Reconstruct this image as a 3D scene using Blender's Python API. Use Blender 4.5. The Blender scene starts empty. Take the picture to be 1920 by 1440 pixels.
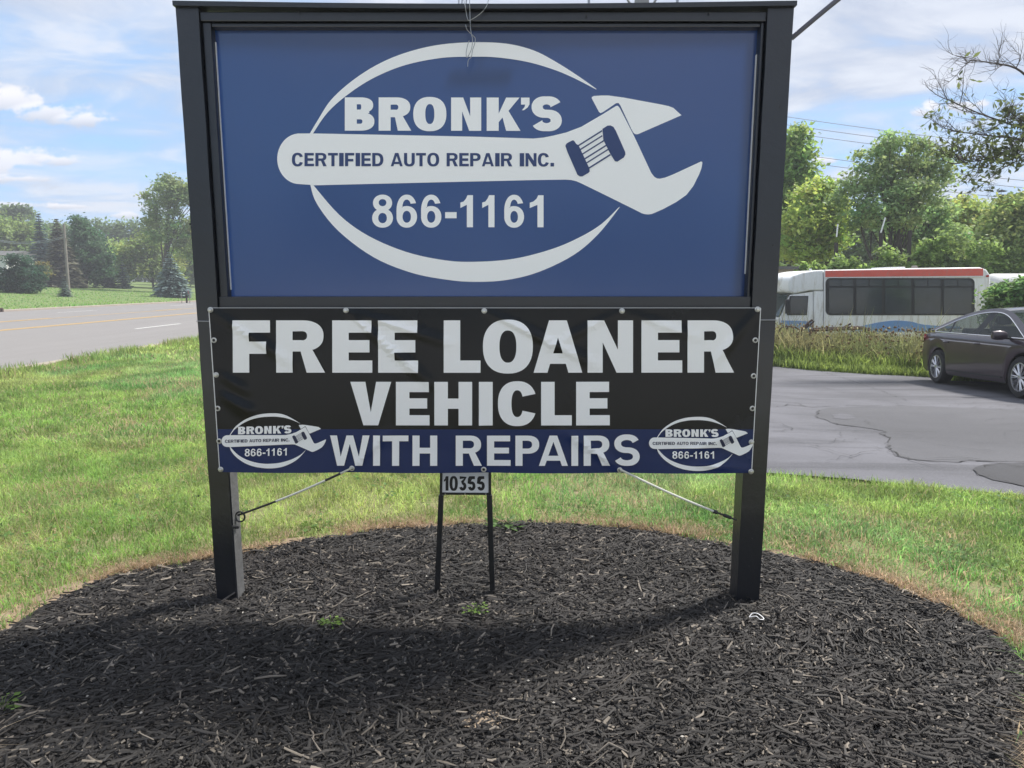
import bpy, bmesh, math, random
import numpy as np
from mathutils import Vector
from mathutils.geometry import tessellate_polygon

random.seed(7)
rng = np.random.default_rng(7)
R = math.radians
S = bpy.context.scene
COL = S.collection

# ------------------------------------------------------------------ camera
F_PX, TILT, CAM_H = 1240.0, R(8.5), 1.5
cam_d = bpy.data.cameras.new('camera')
cam_d.sensor_width = 36.0
cam_d.lens = F_PX / 1920.0 * 36.0
cam_d.clip_start = 0.05
cam_d.clip_end = 4000
cam = bpy.data.objects.new('camera', cam_d)
cam.location = (0, 0, CAM_H)
cam.rotation_euler = (math.pi / 2 - TILT, 0, 0)
COL.objects.link(cam)
S.camera = cam

# ------------------------------------------------------------------ sun, sky, exposure
SUN_EL, SUN_AZ = R(54), R(60)          # azimuth to the right of the viewing direction (+Y)
sun_d = bpy.data.lights.new('sun', 'SUN')
sun_d.energy = 2.05
sun_d.angle = R(8.0)
sun_d.color = (1.0, 0.955, 0.89)
sun = bpy.data.objects.new('sun', sun_d)
sdir = Vector((math.cos(SUN_EL) * math.sin(SUN_AZ), math.cos(SUN_EL) * math.cos(SUN_AZ), math.sin(SUN_EL)))
sun.rotation_euler = sdir.to_track_quat('Z', 'Y').to_euler()
sun.location = (20, 12, 25)
COL.objects.link(sun)

S.view_settings.view_transform = 'Standard'
S.view_settings.look = 'None'
S.view_settings.exposure = 1.62
S.view_settings.gamma = 1.0
S.view_settings.use_curve_mapping = False
S.cycles.max_bounces = 6
S.cycles.diffuse_bounces = 3
S.cycles.glossy_bounces = 3
S.cycles.volume_bounces = 0
S.cycles.transparent_max_bounces = 12
S.cycles.sample_clamp_indirect = 6.0
S.cycles.caustics_reflective = False
S.cycles.caustics_refractive = False
try:
    S.cycles.use_denoising = True
except Exception:
    pass


class NT:
    """small node-tree writer"""
    def __init__(self, tree):
        self.t = tree
        self.n = tree.nodes
        self.l = tree.links

    def node(self, typ, **kw):
        nd = self.n.new(typ)
        for k, v in kw.items():
            setattr(nd, k, v)
        return nd

    def put(self, sock, v):
        if isinstance(v, bpy.types.NodeSocket):
            self.l.new(v, sock)
        elif v is not None:
            if hasattr(sock, 'default_value'):
                dv = sock.default_value
                try:
                    n = len(dv)
                    if isinstance(v, (int, float)):
                        v = (v,) * n
                    if n == 4 and len(v) == 3:
                        v = tuple(v) + (1,)
                except TypeError:
                    pass
                sock.default_value = v

    def math(self, op, a, b=None, c=None, clamp=False):
        nd = self.node('ShaderNodeMath', operation=op, use_clamp=clamp)
        self.put(nd.inputs[0], a)
        if b is not None:
            self.put(nd.inputs[1], b)
        if c is not None:
            self.put(nd.inputs[2], c)
        return nd.outputs[0]

    def mix(self, fac, a, b):
        nd = self.node('ShaderNodeMix', data_type='RGBA')
        self.put(nd.inputs[0], fac)
        self.put(nd.inputs[6], a)
        self.put(nd.inputs[7], b)
        return nd.outputs[2]

    def noise(self, vec, scale, detail=4, rough=0.55, dist=0.0):
        nd = self.node('ShaderNodeTexNoise')
        if vec is not None:
            self.put(nd.inputs['Vector'], vec)
        nd.inputs['Scale'].default_value = scale
        nd.inputs['Detail'].default_value = detail
        nd.inputs['Roughness'].default_value = rough
        nd.inputs['Distortion'].default_value = dist
        return nd.outputs[0]

    def ramp(self, fac, a, b, smooth=True):
        """0 below a, 1 above b"""
        nd = self.node('ShaderNodeMapRange', interpolation_type='SMOOTHSTEP' if smooth else 'LINEAR')
        self.put(nd.inputs[0], fac)
        nd.inputs[1].default_value = a
        nd.inputs[2].default_value = b
        return nd.outputs[0]

    def comb(self, x, y, z):
        nd = self.node('ShaderNodeCombineXYZ')
        for i, v in enumerate((x, y, z)):
            self.put(nd.inputs[i], v)
        return nd.outputs[0]


def pix_uv(px, py):
    """slope of a viewing direction: (x/y, z/y)"""
    a, b = (px - 960) / F_PX, (720 - py) / F_PX
    dy = math.cos(TILT) + b * math.sin(TILT)
    dz = -math.sin(TILT) + b * math.cos(TILT)
    return a / dy, dz / dy


world = bpy.data.worlds.new('World')
S.world = world
world.use_nodes = True
W = NT(world.node_tree)
for nd in list(W.n):
    W.n.remove(nd)
sky = W.node('ShaderNodeTexSky', sky_type='NISHITA')
sky.sun_disc = False
sky.sun_elevation = SUN_EL
sky.sun_rotation = SUN_AZ
sky.altitude = 250
sky.air_density = 1.1
sky.dust_density = 0.6
sky.ozone_density = 1.6
tc = W.node('ShaderNodeTexCoord')
sep = W.node('ShaderNodeSeparateXYZ')
W.l.new(tc.outputs['Generated'], sep.inputs[0])
dx, dy, dz = sep.outputs
# cloud layer seen as a flat deck overhead
zz = W.math('ADD', W.math('MAXIMUM', dz, 0.0), 0.10)
deck = W.comb(W.math('DIVIDE', dx, zz), W.math('MULTIPLY', W.math('DIVIDE', dy, zz), 1.5), 3.7)
n1 = W.noise(deck, 0.55, 6, 0.52, 0.35)
n2 = W.noise(deck, 1.5, 7, 0.58, 0.8)
nn = W.math('ADD', W.math('MULTIPLY', n1, 0.60), W.math('MULTIPLY', n2, 0.40))
# the veil of high cloud thickens overhead and thins towards the horizon
thick = W.ramp(dz, 0.05, 0.42, False)
veil = W.ramp(W.math('ADD', nn, W.math('MULTIPLY', thick, 0.30)), 0.50, 0.72)
low = W.math('MULTIPLY', W.ramp(dz, 0.16, 0.0), 0.35)
veil = W.math('MAXIMUM', W.math('MULTIPLY', veil, 0.93), low)
veil_col = W.mix(W.ramp(n2, 0.36, 0.64), (1.9, 2.1, 2.58), (2.85, 2.97, 3.28))
blue = W.mix(0.86, sky.outputs[0], (1.12, 2.08, 3.5))
skycol = W.mix(veil, blue, veil_col)
# small fair-weather clouds, each placed by its direction
yy = W.math('MAXIMUM', dy, 0.02)
U = W.math('DIVIDE', dx, yy)
V = W.math('DIVIDE', dz, yy)
uv = W.comb(U, W.math('MULTIPLY', V, 1.6), 0.0)
wob = W.noise(uv, 16, 6, 0.6)
wob2 = W.noise(uv, 38, 4, 0.6)
cum = None
shade = None
for (px, py, rx, ry) in [(25, 195, 85, 34), (95, 214, 70, 28), (160, 226, 52, 20), (-60, 190, 70, 50),
                         (45, 298, 95, 24), (115, 303, 52, 16), (-60, 320, 120, 60), (30, 336, 60, 10),
                         (1728, 211, 30, 13), (1745, 203, 22, 14), (1812, 200, 40, 14), (1838, 193, 24, 10),
                         (1545, 302, 40, 10), (30, 385, 70, 9), (120, 388, 50, 7), (235, 404, 40, 9)]:
    u0, v0 = pix_uv(px, py)
    u1, v1 = pix_uv(px + rx, py - ry)
    a = W.math('DIVIDE', W.math('SUBTRACT', U, u0), abs(u1 - u0) + 1e-4)
    b = W.math('DIVIDE', W.math('SUBTRACT', V, v0), abs(v1 - v0) + 1e-4)
    bneg = W.math('MULTIPLY', W.math('MINIMUM', b, 0.0), 1.35)      # flatter underside
    b2 = W.math('ADD', W.math('MAXIMUM', b, 0.0), bneg)
    d = W.math('SQRT', W.math('ADD', W.math('MULTIPLY', a, a), W.math('MULTIPLY', b2, b2)))
    m = W.math('SUBTRACT', 1.0, d)
    cum = m if cum is None else W.math('MAXIMUM', cum, m)
    sh = W.math('MULTIPLY', W.ramp(b, -0.7, 0.65), W.ramp(m, -0.5, 0.2))
    shade = sh if shade is None else W.math('MAXIMUM', shade, sh)
dens = W.math('ADD', cum, W.math('MULTIPLY', W.math('SUBTRACT', wob, 0.5), 3.2))
dens = W.math('ADD', dens, W.math('MULTIPLY', W.math('SUBTRACT', wob2, 0.5), 1.3))
dens = W.math('MULTIPLY', W.ramp(dens, -0.05, 0.55), W.math('GREATER_THAN', dy, 0.03))
cumcol = W.mix(shade, (2.15, 2.3, 2.7), (3.6, 3.55, 3.7))
skycol = W.mix(W.math('MULTIPLY', dens, 0.86), skycol, cumcol)
# below the horizon: dull ground colour
skycol = W.mix(W.math('LESS_THAN', dz, -0.02), skycol, (1.2, 1.3, 1.0))
bg = W.node('ShaderNodeBackground')
W.l.new(skycol, bg.inputs[0])
bg.inputs[1].default_value = 0.098
out = W.node('ShaderNodeOutputWorld')
W.l.new(bg.outputs[0], out.inputs[0])

# ------------------------------------------------------------------ helpers: camera geometry, terrain


def at(px, py, Y):
    u, v = pix_uv(px, py)
    return Vector((u * Y, Y, CAM_H + v * Y))


def smooth01(t):
    t = np.clip(t, 0, 1)
    return t * t * (3 - 2 * t)


def terr(x, y):
    x = np.asarray(x, float)
    y = np.asarray(y, float)
    r = -smooth01((x - 1.0) / 4.0) * (0.06 * np.clip(y - 5, 0, 9) + 0.02 * np.clip(y - 14, 0, 10))
    l = 0.055 * np.clip(-29.6 - x, 0, 40)
    return r + l


def terr1(x, y):
    return float(terr(x, y))


def gnd(px, py, lift=0.0):
    """where the ray of a pixel meets the ground"""
    u, v = pix_uv(px, py)
    Y = 1.0
    while Y < 300:
        if CAM_H + v * Y < terr1(u * Y, Y) + lift:
            break
        Y += 0.02
    return Vector((u * Y, Y, terr1(u * Y, Y) + lift))


# ------------------------------------------------------------------ helpers: objects and meshes


def tag(o, label=None, cat=None, group=None, kind=None):
    if label:
        o['label'] = label
    if cat:
        o['category'] = cat
    if group:
        o['group'] = group
    if kind:
        o['kind'] = kind
    return o


def empty(name, loc=(0, 0, 0), rz=0.0):
    o = bpy.data.objects.new(name, None)
    o.location = loc
    o.rotation_euler = (0, 0, rz)
    o.empty_display_size = 0.2
    COL.objects.link(o)
    return o


def link(name, me, mat=None, parent=None):
    o = bpy.data.objects.new(name, me)
    if mat is not None and len(me.materials) == 0:
        for m in (mat if isinstance(mat, (list, tuple)) else [mat]):
            me.materials.append(m)
    COL.objects.link(o)
    if parent is not None:
        o.parent = parent
    return o


def arr_mesh(name, V, F, mat=None, parent=None, smooth=False, col=None, midx=None):
    """mesh object out of numpy arrays, faces all with the same number of corners; col: one colour per vertex"""
    V = np.asarray(V, np.float32)
    F = np.asarray(F, np.int32)
    me = bpy.data.meshes.new(name)
    k = F.shape[1]
    me.vertices.add(len(V))
    me.vertices.foreach_set('co', V.ravel())
    me.loops.add(F.size)
    me.loops.foreach_set('vertex_index', F.ravel())
    me.polygons.add(len(F))
    me.polygons.foreach_set('loop_start', np.arange(0, F.size, k, dtype=np.int32))
    me.polygons.foreach_set('loop_total', np.full(len(F), k, np.int32))
    if smooth:
        me.polygons.foreach_set('use_smooth', np.ones(len(F), bool))
    if midx is not None:
        me.polygons.foreach_set('material_index', np.asarray(midx, np.int32))
    me.update(calc_edges=True)
    if col is not None:
        ca = me.color_attributes.new('tint', 'FLOAT_COLOR', 'POINT')
        c4 = np.ones((len(V), 4), np.float32)
        c4[:, :3] = col
        ca.data.foreach_set('color', c4.ravel())
    return link(name, me, mat, parent)


def py_mesh(name, V, F, mat=None, parent=None, smooth=False):
    me = bpy.data.meshes.new(name)
    me.from_pydata([tuple(v) for v in V], [], [tuple(f) for f in F])
    if smooth:
        me.polygons.foreach_set('use_smooth', [True] * len(me.polygons))
    me.update()
    return link(name, me, mat, parent)


class MB:
    """collects shapes into one mesh"""
    def __init__(self):
        self.V = []
        self.F = []

    def add(self, V, F):
        o = len(self.V)
        self.V += [tuple(v) for v in V]
        self.F += [tuple(i + o for i in f) for f in F]
        return self

    def box(self, x0, x1, y0, y1, z0, z1):
        V = [(x, y, z) for z in (z0, z1) for y in (y0, y1) for x in (x0, x1)]
        F = [(0, 2, 3, 1), (4, 5, 7, 6), (0, 1, 5, 4), (2, 6, 7, 3), (0, 4, 6, 2), (1, 3, 7, 5)]
        return self.add(V, F)

    def tube(self, pts, rad, n=8, caps=True):
        pts = [Vector(p) for p in pts]
        rads = rad if isinstance(rad, (list, tuple)) else [rad] * len(pts)
        V = []
        up0 = None
        for i, p in enumerate(pts):
            a = pts[max(i - 1, 0)]
            b = pts[min(i + 1, len(pts) - 1)]
            t = (b - a)
            if t.length < 1e-9:
                t = Vector((0, 0, 1))
            t.normalize()
            if up0 is None:
                up0 = Vector((0, 0, 1)) if abs(t.z) < 0.9 else Vector((1, 0, 0))
            s = t.cross(up0)
            if s.length < 1e-6:
                s = t.orthogonal()
            s.normalize()
            u = s.cross(t).normalized()
            up0 = u
            for k in range(n):
                an = 2 * math.pi * k / n
                V.append(p + (s * math.cos(an) + u * math.sin(an)) * rads[i])
        F = []
        for i in range(len(pts) - 1):
            for k in range(n):
                F.append((i * n + k, i * n + (k + 1) % n, (i + 1) * n + (k + 1) % n, (i + 1) * n + k))
        if caps:
            F.append(tuple(range(n))[::-1])
            F.append(tuple((len(pts) - 1) * n + k for k in range(n)))
        return self.add(V, F)

    def lathe(self, prof, c=(0, 0, 0), axis='Z', n=20):
        """prof: (radius, height) pairs"""
        V, F = [], []
        for r, h in prof:
            for k in range(n):
                a = 2 * math.pi * k / n
                x, y, z = r * math.cos(a), r * math.sin(a), h
                if axis == 'Y':
                    x, y, z = x, h, y
                elif axis == 'X':
                    x, y, z = h, x, y
                V.append((x + c[0], y + c[1], z + c[2]))
        for i in range(len(prof) - 1):
            for k in range(n):
                F.append((i * n + k, i * n + (k + 1) % n, (i + 1) * n + (k + 1) % n, (i + 1) * n + k))
        F.append(tuple(range(n)))
        F.append(tuple((len(prof) - 1) * n + k for k in range(n)))
        return self.add(V, F)

    def grid(self, P):
        """P: rows of points"""
        n, m = len(P), len(P[0])
        V = [p for row in P for p in row]
        F = [(i * m + j, i * m + j + 1, (i + 1) * m + j + 1, (i + 1) * m + j) for i in range(n - 1) for j in range(m - 1)]
        return self.add(V, F)

    def build(self, name, mat=None, parent=None, smooth=False, bevel=0.0, seg=2, angle=40):
        me = bpy.data.meshes.new(name)
        me.from_pydata(self.V, [], self.F)
        bm = bmesh.new()
        bm.from_mesh(me)
        bmesh.ops.recalc_face_normals(bm, faces=bm.faces)
        if bevel > 0:
            ed = [e for e in bm.edges if len(e.link_faces) == 2 and e.calc_face_angle(0) > R(angle)]
            bmesh.ops.bevel(bm, geom=ed, offset=bevel, segments=seg, profile=0.6, affect='EDGES', clamp_overlap=True)
        if smooth:
            for f in bm.faces:
                f.smooth = True
            for e in bm.edges:
                if len(e.link_faces) == 2 and e.calc_face_angle(0) > R(angle):
                    e.smooth = False
        bm.to_mesh(me)
        bm.free()
        return link(name, me, mat, parent)


def extrude_poly(pts, y0, y1):
    """prism of an XZ outline between two depths"""
    n = len(pts)
    V = [(p[0], y0, p[1]) for p in pts] + [(p[0], y1, p[1]) for p in pts]
    F = [tuple(range(n)), tuple(range(2 * n - 1, n - 1, -1))]
    F += [(i, (i + 1) % n, n + (i + 1) % n, n + i) for i in range(n)]
    return V, F


def poly_inside(x, y, poly):
    x = np.asarray(x)
    y = np.asarray(y)
    ins = np.zeros(x.shape, bool)
    n = len(poly)
    for i in range(n):
        x0, y0 = poly[i]
        x1, y1 = poly[(i + 1) % n]
        if y0 == y1:
            continue
        c = ((y0 > y) != (y1 > y)) & (x < (x1 - x0) * (y - y0) / (y1 - y0) + x0)
        ins ^= c
    return ins


def catmull(pts, n=8, closed=True):
    out = []
    m = len(pts)
    rngs = range(m) if closed else range(m - 1)
    for i in rngs:
        g = (lambda j: pts[j % m]) if closed else (lambda j: pts[min(max(j, 0), m - 1)])
        p0, p1, p2, p3 = [np.array(g(i + k), float) for k in (-1, 0, 1, 2)]
        for k in range(n):
            t = k / n
            out.append(tuple(0.5 * ((2 * p1) + (-p0 + p2) * t + (2 * p0 - 5 * p1 + 4 * p2 - p3) * t * t + (-p0 + 3 * p1 - 3 * p2 + p3) * t ** 3)))
    if not closed:
        out.append(tuple(pts[-1]))
    return out


# ------------------------------------------------------------------ materials


def new_mat(name):
    m = bpy.data.materials.new(name)
    m.use_nodes = True
    t = NT(m.node_tree)
    b = m.node_tree.nodes['Principled BSDF']
    return m, t, b


def paint(name, col, rough=0.5, metal=0.0, var=0.12, scale=6.0, bump=0.0, bscale=60.0, coat=0.0, spec=0.5, dirt=None):
    """plain surface with a little uneven colour, gloss and relief"""
    m, t, b = new_mat(name)
    tc = t.node('ShaderNodeTexCoord')
    n = t.noise(tc.outputs['Object'], scale, 5, 0.6)
    c0 = tuple(c * (1 - var) for c in col)
    c1 = tuple(min(1, c * (1 + var)) for c in col)
    c = t.mix(n, c0, c1)
    if dirt:
        dcol, amount, dscale = dirt
        dn = t.noise(tc.outputs['Object'], dscale, 6, 0.65, 0.4)
        c = t.mix(t.math('MULTIPLY', t.ramp(dn, 0.5, 0.75), amount), c, dcol)
    t.put(b.inputs['Base Color'], c)
    t.put(b.inputs['Roughness'], t.math('ADD', rough - 0.06, t.math('MULTIPLY', n, 0.12)))
    b.inputs['Metallic'].default_value = metal
    b.inputs['Coat Weight'].default_value = coat
    b.inputs['Coat Roughness'].default_value = 0.22 if name == 'painted_timber' else 0.08
    b.inputs['Coat IOR'].default_value = 1.5 if name == 'painted_timber' else 1.5
    b.inputs['Specular IOR Level'].default_value = spec
    if bump:
        bn = t.node('ShaderNodeBump')
        bn.inputs['Strength'].default_value = bump
        bn.inputs['Distance'].default_value = 0.01
        t.put(bn.inputs['Height'], t.noise(tc.outputs['Object'], bscale, 5, 0.6))
        t.l.new(bn.outputs[0], b.inputs['Normal'])
    return m


def leafy(name, col, trans=0.45, var=0.35, attr=False, scale=0.6, rough=0.55):
    """leaf or blade: diffuse and see-through light, colour uneven through the crown"""
    m, t, b = new_mat(name)
    t.n.remove(b)
    if attr:
        at_ = t.node('ShaderNodeAttribute', attribute_name='tint')
        c = at_.outputs[0]
    else:
        tc = t.node('ShaderNodeTexCoord')
        n = t.noise(tc.outputs['Object'], scale, 3, 0.6)
        n2 = t.noise(tc.outputs['Object'], scale * 9, 2, 0.6)
        f = t.math('ADD', t.math('MULTIPLY', n, 0.6), t.math('MULTIPLY', n2, 0.4))
        c = t.mix(t.ramp(f, 0.3, 0.7), tuple(k * (1 - var) for k in col), tuple(k * (1 + var) for k in col))
    d = t.node('ShaderNodeBsdfPrincipled')
    t.put(d.inputs['Base Color'], c)
    d.inputs['Roughness'].default_value = rough
    d.inputs['Specular IOR Level'].default_value = 0.35
    tr = t.node('ShaderNodeBsdfTranslucent')
    hs = t.node('ShaderNodeHueSaturation')
    hs.inputs['Hue'].default_value = 0.485
    hs.inputs['Saturation'].default_value = 1.1
    hs.inputs['Value'].default_value = 1.7
    t.put(hs.inputs['Color'], c)
    t.l.new(hs.outputs[0], tr.inputs[0])
    mx = t.node('ShaderNodeMixShader')
    mx.inputs[0].default_value = trans
    t.l.new(d.outputs[0], mx.inputs[1])
    t.l.new(tr.outputs[0], mx.inputs[2])
    t.l.new(mx.outputs[0], t.n['Material Output'].inputs[0])
    return m


def attr_mat(name, rough=0.7, spec=0.4, bump=0.0):
    m, t, b = new_mat(name)
    a = t.node('ShaderNodeAttribute', attribute_name='tint')
    tc = t.node('ShaderNodeTexCoord')
    n = t.noise(tc.outputs['Object'], 90, 3, 0.6)
    t.put(b.inputs['Base Color'], t.mix(t.math('MULTIPLY', n, 0.5), a.outputs[0], (0.03, 0.028, 0.026)))
    b.inputs['Roughness'].default_value = rough
    b.inputs['Specular IOR Level'].default_value = spec
    return m


def glass_mat(name, col, clear=0.5, rough=0.03):
    m, t, b = new_mat(name)
    b.inputs['Base Color'].default_value = tuple(col) + (1,)
    b.inputs['Roughness'].default_value = rough
    b.inputs['Specular IOR Level'].default_value = 0.6
    tr = t.node('ShaderNodeBsdfTransparent')
    tr.inputs[0].default_value = (0.82, 0.88, 0.85, 1)
    mx = t.node('ShaderNodeMixShader')
    mx.inputs[0].default_value = clear
    t.l.new(b.outputs[0], mx.inputs[1])
    t.l.new(tr.outputs[0], mx.inputs[2])
    t.l.new(mx.outputs[0], t.n['Material Output'].inputs[0])
    return m


M = {}
M['frame'] = paint('painted_timber', (0.005, 0.007, 0.012), 0.42, var=0.16, scale=9, bump=0.25, bscale=35, spec=0.5, coat=0.5)
M['frame_side'] = paint('pale_timber_side', (0.10, 0.10, 0.10), 0.7, var=0.5, scale=14, bump=0.5, bscale=40)
M['black_metal'] = paint('black_metal', (0.012, 0.012, 0.013), 0.45, var=0.2, scale=20)
M['zinc'] = paint('zinc_screw', (0.62, 0.62, 0.60), 0.35, metal=0.8, var=0.1)
M['print_white'] = paint('banner_white_print', (0.90, 0.90, 0.90), 0.35, var=0.03, scale=3, spec=0.5)
M['cord_white'] = paint('pale_bungee', (0.62, 0.62, 0.55), 0.8, var=0.15, scale=80)
M['cord_black'] = paint('black_bungee', (0.02, 0.02, 0.02), 0.6)
M['plate_white'] = paint('plate_white', (0.82, 0.82, 0.82), 0.4, var=0.04, scale=12)
M['wire'] = paint('galvanised_wire', (0.35, 0.36, 0.38), 0.4, metal=0.7)
M['cable'] = paint('cable_sheath', (0.10, 0.10, 0.13), 0.6)
M['bark'] = paint('bark', (0.085, 0.07, 0.058), 0.9, var=0.4, scale=5, bump=0.6, bscale=18)
M['pole'] = paint('weathered_pole', (0.24, 0.215, 0.19), 0.85, var=0.25, scale=4)
M['darkpole'] = paint('creosote_pole', (0.045, 0.036, 0.032), 0.85, var=0.3)
M['rust'] = paint('rusty_metal', (0.075, 0.045, 0.038), 0.8, var=0.5, scale=12, bump=0.4)
M['rubber'] = paint('tyre_rubber', (0.016, 0.016, 0.017), 0.75, var=0.25, scale=18)
M['alloy'] = paint('alloy_rim', (0.62, 0.62, 0.63), 0.28, metal=0.9, var=0.08)
M['dark_plastic'] = paint('dark_plastic', (0.018, 0.018, 0.02), 0.55)
M['chrome'] = paint('chrome_trim', (0.75, 0.75, 0.77), 0.16, metal=1.0, var=0.03)
M['lamp_red'] = paint('red_lens', (0.45, 0.035, 0.02), 0.15, coat=0.5)
M['white_wall'] = paint('white_siding', (0.62, 0.62, 0.60), 0.7, var=0.08)
M['roofing'] = paint('grey_roofing', (0.12, 0.12, 0.12), 0.9, var=0.2)
M['concrete'] = paint('kerb_concrete', (0.36, 0.31, 0.26), 0.9, var=0.2, scale=3, bump=0.3)

# ------------------------------------------------------------------ ground, road, lot
_lat = rng.random((64, 64))


def vnoise(x, y, s=1.0, o=0):
    x = np.asarray(x, float) / s + 17.3 + o * 5.7
    y = np.asarray(y, float) / s + 9.1 + o * 3.3
    xi, yi = np.floor(x).astype(int), np.floor(y).astype(int)
    fx, fy = smooth01(x - xi), smooth01(y - yi)
    g = lambda a, b: _lat[a % 64, b % 64]
    return (g(xi, yi) * (1 - fx) + g(xi + 1, yi) * fx) * (1 - fy) + (g(xi, yi + 1) * (1 - fx) + g(xi + 1, yi + 1) * fx) * fy


def fbm(x, y, s=1.0, o=0):
    return 0.55 * vnoise(x, y, s, o) + 0.3 * vnoise(x, y, s * 0.45, o + 1) + 0.15 * vnoise(x, y, s * 0.2, o + 2)


def sheet(name, poly, lift, mat, step=0.5, hfun=None, parent=None, smooth=True):
    """flat outline laid over the terrain"""
    bm = bmesh.new()
    vs = [bm.verts.new((p[0], p[1], 0)) for p in poly]
    bm.faces.new(vs)
    bmesh.ops.triangulate(bm, faces=bm.faces)
    xs = [p[0] for p in poly]
    ys = [p[1] for p in poly]
    for ax, lo, hi in ((0, min(xs), max(xs)), (1, min(ys), max(ys))):
        k = math.floor(lo / step) * step + step
        while k < hi:
            co = (k, 0, 0) if ax == 0 else (0, k, 0)
            no = (1, 0, 0) if ax == 0 else (0, 1, 0)
            bmesh.ops.bisect_plane(bm, geom=bm.verts[:] + bm.edges[:] + bm.faces[:], plane_co=co, plane_no=no, dist=1e-5)
            k += step
    bmesh.ops.recalc_face_normals(bm, faces=bm.faces)
    for v in bm.verts:
        x, y = v.co.x, v.co.y
        v.co.z = terr1(x, y) + lift + (hfun(x, y) if hfun else 0.0)
    for f in bm.faces:
        if f.normal.z < 0:
            f.normal_flip()
        f.smooth = smooth
    me = bpy.data.meshes.new(name)
    bm.to_mesh(me)
    bm.free()
    return link(name, me, mat, parent)


ROAD_X0, ROAD_X1 = -28.6, -8.95
BED = catmull([(-2.12, 3.16), (-1.66, 3.47), (-0.9, 3.86), (-0.1, 4.0), (0.75, 3.9), (1.36, 3.58), (1.79, 3.27), (2.03, 2.85), (2.08, 2.5),
               (1.86, 2.15), (1.60, 1.86), (1.2, 1.35), (0, 0.95), (-1.2, 1.35), (-1.60, 1.86), (-1.98, 2.2), (-2.22, 2.65)], 6)


def bed_edge_noise(x, y):
    return (fbm(x, y, 0.25, 3) - 0.5) * 0.20


_bc = np.array((0.0, 2.5))


def bed_scale(s):
    return [(_bc[0] + (x - _bc[0]) * s, _bc[1] + (y - _bc[1]) * s) for x, y in BED]


BED_IN, BED_OUT, BED_MID = bed_scale(0.985), bed_scale(1.05), bed_scale(1.018)

LOT = [(-1.0, 5.75), (0.6, 5.45), (2.0, 5.12), (2.6, 4.95), (3.4, 4.62), (4.2, 4.36), (7, 3.9), (26, 3.2), (26, 10.2), (14, 11.6)]
_far = [gnd(x, y) for x, y in [(1790, 716), (1740, 709), (1690, 706), (1640, 704), (1580, 700), (1520, 696), (1456, 689)]]
LOT += [(v.x, v.y) for v in _far] + [(3.0, 18.5), (-1.0, 19.5)]

# ground sheet materials


def ground_mat():
    m, t, b = new_mat('lawn_ground')
    tc = t.node('ShaderNodeTexCoord')
    P = tc.outputs['Object']
    n = t.noise(P, 0.35, 6, 0.6)
    n2 = t.noise(P, 7, 6, 0.65)
    n3 = t.noise(P, 60, 3, 0.6)
    c = t.mix(t.ramp(n, 0.35, 0.65), (0.17, 0.185, 0.07), (0.24, 0.225, 0.11))
    c = t.mix(t.math('MULTIPLY', t.ramp(n2, 0.48, 0.70), 0.8), c, (0.30, 0.235, 0.15))
    c = t.mix(t.math('MULTIPLY', t.ramp(n3, 0.45, 0.7), 0.4), c, (0.08, 0.09, 0.035))
    sp = t.node('ShaderNodeSeparateXYZ')
    t.l.new(P, sp.inputs[0])
    mown = t.mix(n, (0.115, 0.185, 0.045), (0.17, 0.235, 0.075))
    c = t.mix(t.math('MULTIPLY', t.math('LESS_THAN', sp.outputs[0], -29.2), 0.9), c, mown)
    t.put(b.inputs['Base Color'], c)
    b.inputs['Roughness'].default_value = 0.95
    bn = t.node('ShaderNodeBump')
    bn.inputs['Strength'].default_value = 0.5
    bn.inputs['Distance'].default_value = 0.03
    t.put(bn.inputs['Height'], n2)
    t.l.new(bn.outputs[0], b.inputs['Normal'])
    return m


M['lawn'] = ground_mat()
M['soil'] = paint('sandy_soil', (0.27, 0.20, 0.135), 0.95, var=0.3, scale=9, bump=0.8, bscale=50)
M['sand'] = paint('pale_sand', (0.36, 0.28, 0.20), 0.95, var=0.25, scale=40, bump=0.8, bscale=90)


def asphalt(name, base, spread, patch):
    m, t, b = new_mat(name)
    tc = t.node('ShaderNodeTexCoord')
    P = tc.outputs['Object']
    n = t.noise(P, 0.5, 6, 0.6, 0.4)
    n2 = t.noise(P, 55, 3, 0.7)
    st = t.node('ShaderNodeMapping')
    st.inputs['Scale'].default_value = (0.25, 2.2, 1)
    t.l.new(P, st.inputs[0])
    n3 = t.noise(st.outputs[0], 1.0, 5, 0.6, 0.5)
    c = t.mix(t.ramp(n, 0.3, 0.7), tuple(k * (1 - spread) for k in base), tuple(k * (1 + spread) for k in base))
    c = t.mix(t.math('MULTIPLY', t.ramp(n3, 0.48, 0.68), patch), c, tuple(k * 0.55 for k in base))
    c = t.mix(t.math('MULTIPLY', t.ramp(n2, 0.5, 0.8), 0.5), c, tuple(min(1, k * 1.7) for k in base))
    c = t.mix(t.math('MULTIPLY', t.ramp(n2, 0.45, 0.25), 0.5), c, tuple(k * 0.45 for k in base))
    t.put(b.inputs['Base Color'], c)
    b.inputs['Roughness'].default_value = 0.82
    b.inputs['Specular IOR Level'].default_value = 0.4
    bn = t.node('ShaderNodeBump')
    bn.inputs['Strength'].default_value = 0.5
    bn.inputs['Distance'].default_value = 0.006
    t.put(bn.inputs['Height'], t.math('ADD', n2, t.math('MULTIPLY', n, 1.5)))
    t.l.new(bn.outputs[0], b.inputs['Normal'])
    return m


M['asphalt'] = asphalt('worn_asphalt', (0.115, 0.115, 0.128), 0.26, 0.7)
M['asphalt2'] = asphalt('patched_asphalt', (0.088, 0.088, 0.096), 0.14, 0.25)
M['asphalt3'] = asphalt('loose_asphalt', (0.050, 0.050, 0.055), 0.25, 0.2)
M['crack'] = paint('crack_shadowed', (0.035, 0.033, 0.032), 0.95, var=0.4)


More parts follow.
